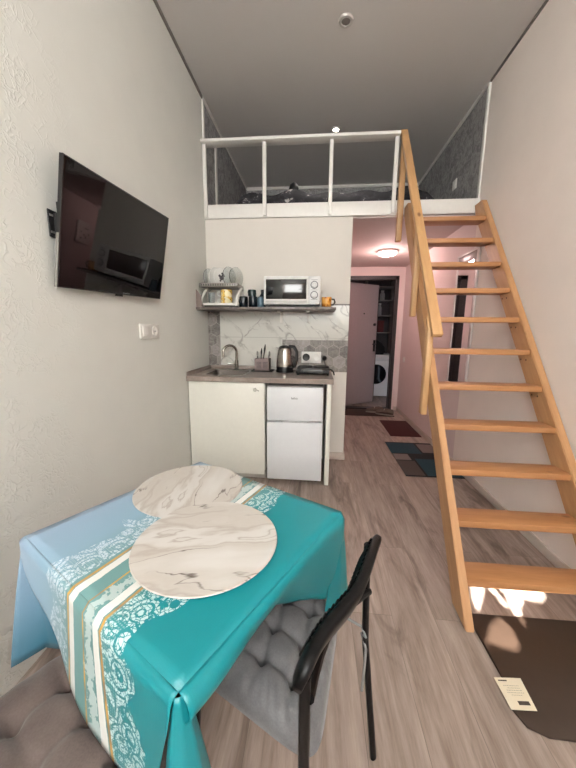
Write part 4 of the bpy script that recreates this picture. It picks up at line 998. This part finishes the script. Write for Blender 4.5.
def cushion(quad, z, m, label, thick=.062, nt=3, seed=1):
    rnd = random.Random(seed); t = thing('seat_cushion', label, 'cushion', (sum(p[0] for p in quad)/4, sum(p[1] for p in quad)/4, z), 'tufted seat cushions')
    q0, q1, q2, q3 = [Vector((p[0], p[1], 0)) for p in quad]; n = 72
    tufts = [((i+1)/(nt+1)+rnd.uniform(-.012, .012), (j+1)/(nt+1)+rnd.uniform(-.012, .012)) for i in range(nt) for j in range(nt)]
    sz = (q1-q0).length
    def top(a, b):
        ex = min(a, 1-a); ey = min(b, 1-b)
        # superellipse edge
        A_, B_ = abs(2*a-1), abs(2*b-1); e = (A_**5+B_**5)**.2; edge = max(0, 1-e**7)**.5
        h = 1.0
        for (ta, tb) in tufts:
            d2 = ((a-ta)**2+(b-tb)**2); h -= .52*math.exp(-d2/.0014)+.14*math.exp(-d2/.010)
        # seams between neighbouring tufts
        for k in range(nt):
            for ax in (0, 1):
                c = (k+1)/(nt+1); p = (a, b)[ax]; o_ = (a, b)[1-ax]
                w = max(0, min(1, (min(o_, 1-o_)-.06)/.16))
                h -= .17*w*math.exp(-((p-c+.006*math.sin(o_*19+k))/.026)**2)
        # gathered wrinkles towards the rim
        rim_ = max(0, (e-.62)/.38); ang = math.atan2(b-.5, a-.5)
        h += .085*rim_*math.sin(ang*34+3*math.sin(ang*5))*(1-max(0, (e-.9)/.1))
        h += .03*math.sin(a*23+b*11)*math.sin(b*17-a*5)
        return edge*h*thick
    b_ = MB(); Gt, Gb = [], []
    for i in range(n+1):
        rt, rb_ = [], []
        for j in range(n+1):
            a, b = i/n, j/n
            # round the plan corners
            A_, B_ = 2*a-1, 2*b-1; k_ = 1.0
            mx = max(abs(A_), abs(B_))
            if mx > 0: k_ = mx/((abs(A_)**7+abs(B_)**7)**(1/7))
            a2, b2 = .5+A_*k_/2, .5+B_*k_/2
            p = q0*(1-a2)*(1-b2)+q1*a2*(1-b2)+q2*a2*b2+q3*(1-a2)*b2
            h = top(a2, b2); lim = i in (0, n) or j in (0, n)
            rt.append(b_.b.verts.new((p.x, p.y, z+.016+(0 if lim else h))))
            rb_.append(rt[-1] if lim else b_.b.verts.new((p.x, p.y, z+.016-min(.0155, .02*(1-max(abs(A_), abs(B_))**6)+.001))))
        Gt.append(rt); Gb.append(rb_)
    for i in range(n):
        for j in range(n):
            b_.b.faces.new((Gt[i][j], Gt[i+1][j], Gt[i+1][j+1], Gt[i][j+1]))
            f = (Gb[i][j], Gb[i][j+1], Gb[i+1][j+1], Gb[i+1][j])
            if len(set(f)) == 4 and not b_.b.faces.get(f):
                try: b_.b.faces.new(f)
                except ValueError: pass
    b_.build('pad', m, t, sharp=180)
    return t
Z3 = lambda p, z: Vector((p[0], p[1], z))
# chair at the right of the table
R1 = Vector((.905, -.425, 0)).normalized(); W1 = Vector((.425, .905, 0)).normalized()
q1 = [(-.285, .625), (.025, .475), (.095, .835), (-.205, .975)]
seat1 = [(-.22, .70, 0), (-.01, .59, 0), (.06, .80, 0), (-.16, .90, 0)]
chair((-.06, .72, 0), R1, W1, 'black metal chair with grey cushion right of the table',
      [(-.016, .405, .728), (.0, .445, .738), (.026, .485, .745), (.056, .520, .75), (.085, .560, .75), (.109, .610, .75), (.132, .668, .75), (.152, .720, .745), (.172, .768, .738)],
      [(-.004, .425, .728), (.150, .765, .728)], [(.03, .43, .0), (.207, .777, .0)], seat1, .11)
M_CU1 = cushion_mat('grey velour', (98, 97, 99), (120, 119, 121)); M_CU2 = cushion_mat('taupe velour', (98, 84, 80), (120, 106, 100))
c1 = cushion(q1, .4255, M_CU1, 'grey tufted cushion tied on the chair right of the table', .062, 3, 3)
M_TIE = mat('grey tie', (128, 126, 126), .8)
MB().tube([(.075, .80, .445), (.11, .80, .46), (.150, .775, .462), (.158, .755, .45), (.150, .775, .44), (.163, .765, .40), (.160, .76, .33), (.156, .755, .27)], .004, 8).build('tie', M_TIE, c1)
MB().tube([(.0, .49, .44), (-.012, .455, .46), (-.02, .425, .455), (-.004, .41, .45), (-.03, .44, .42), (-.035, .45, .36)], .004, 8).build('tie', M_TIE, c1)
# chair at the near left, its back out of the picture
R2 = -W; W2 = U
B2 = Vector((-.515, .405, 0))
P2 = lambda a, b, z=0: B2+W2*a+R2*b+Vector((0, 0, z))
chair(tuple(P2(0, 0)), R2, W2, 'black chair under the brown cushion at the near left table side',
      [P2(-.21, .235, .74), P2(-.11, .26, .757), P2(0, .275, .765), P2(.11, .26, .757), P2(.21, .235, .74)],
      [P2(-.17, .215, .728), P2(.17, .215, .728)], [P2(-.21, .26, 0), P2(.21, .26, 0)],
      [P2(-.18, -.19), P2(-.18, .15), P2(.18, .15), P2(.18, -.19)], 0, .39)
cushion([P2(-.225, -.215), P2(-.225, .195), P2(.215, .195), P2(.215, -.215)], .4155, M_CU2, 'brown tufted cushion on the chair at near left', .048, 3, 5)

# ------------------------------------------------------------------ brown mat with paper label
bmx = thing('floor_mat', 'flat brown mat with a paper label at the stair foot', 'mat', (1.03, 1.09, 0))
pts = [(.722, 1.318), (.735, 1.03), (.705, .945), (.725, .895), (.78, .872), (1.365, .86), (1.365, 1.325)]
MB().prism([(x, y, .001) for x, y in pts], (0, 0, .010), .003).build('pad', mat('brown vinyl', (62, 48, 39), .45, var=.05, nscale=40), bmx)
lp = [Vector((.697, 1.040, .0112)), Vector((.795, 1.046, .0112)), Vector((.787, .942, .0112)), Vector((.700, .938, .0112))]
lp = [Vector((.728, 1.040, .0112)), Vector((.822, 1.046, .0112)), Vector((.818, .944, .0112)), Vector((.722, .936, .0112))] if False else lp
MB().prism(lp, (0, 0, .0006)).build('paper_label', mat('paper', (226, 214, 190), .7, var=.02), bmx)
pr = MB(); lu = lp[1]-lp[0]; lv = lp[3]-lp[0]
def ink(u0, v0, u1, v1):
    o = lp[0]+Vector((0, 0, .0007)); pr.prism([o+lu*u0+lv*v0, o+lu*u1+lv*v0, o+lu*u1+lv*v1, o+lu*u0+lv*v1], (0, 0, .0002))
ink(.10, .08, .42, .12)
for k, (a, b) in enumerate(((.18, .78), (.3, .74), (.22, .82), (.2, .8), (.3, .7))):
    x = a
    while x < b-.03:
        w = random.uniform(.03, .08); ink(x, .26+.075*k, min(b, x+w), .268+.075*k); x += w+.02
ink(.38, .74, .78, .86); pr.build('print', mat('ink', (70, 60, 52), .7), bmx)
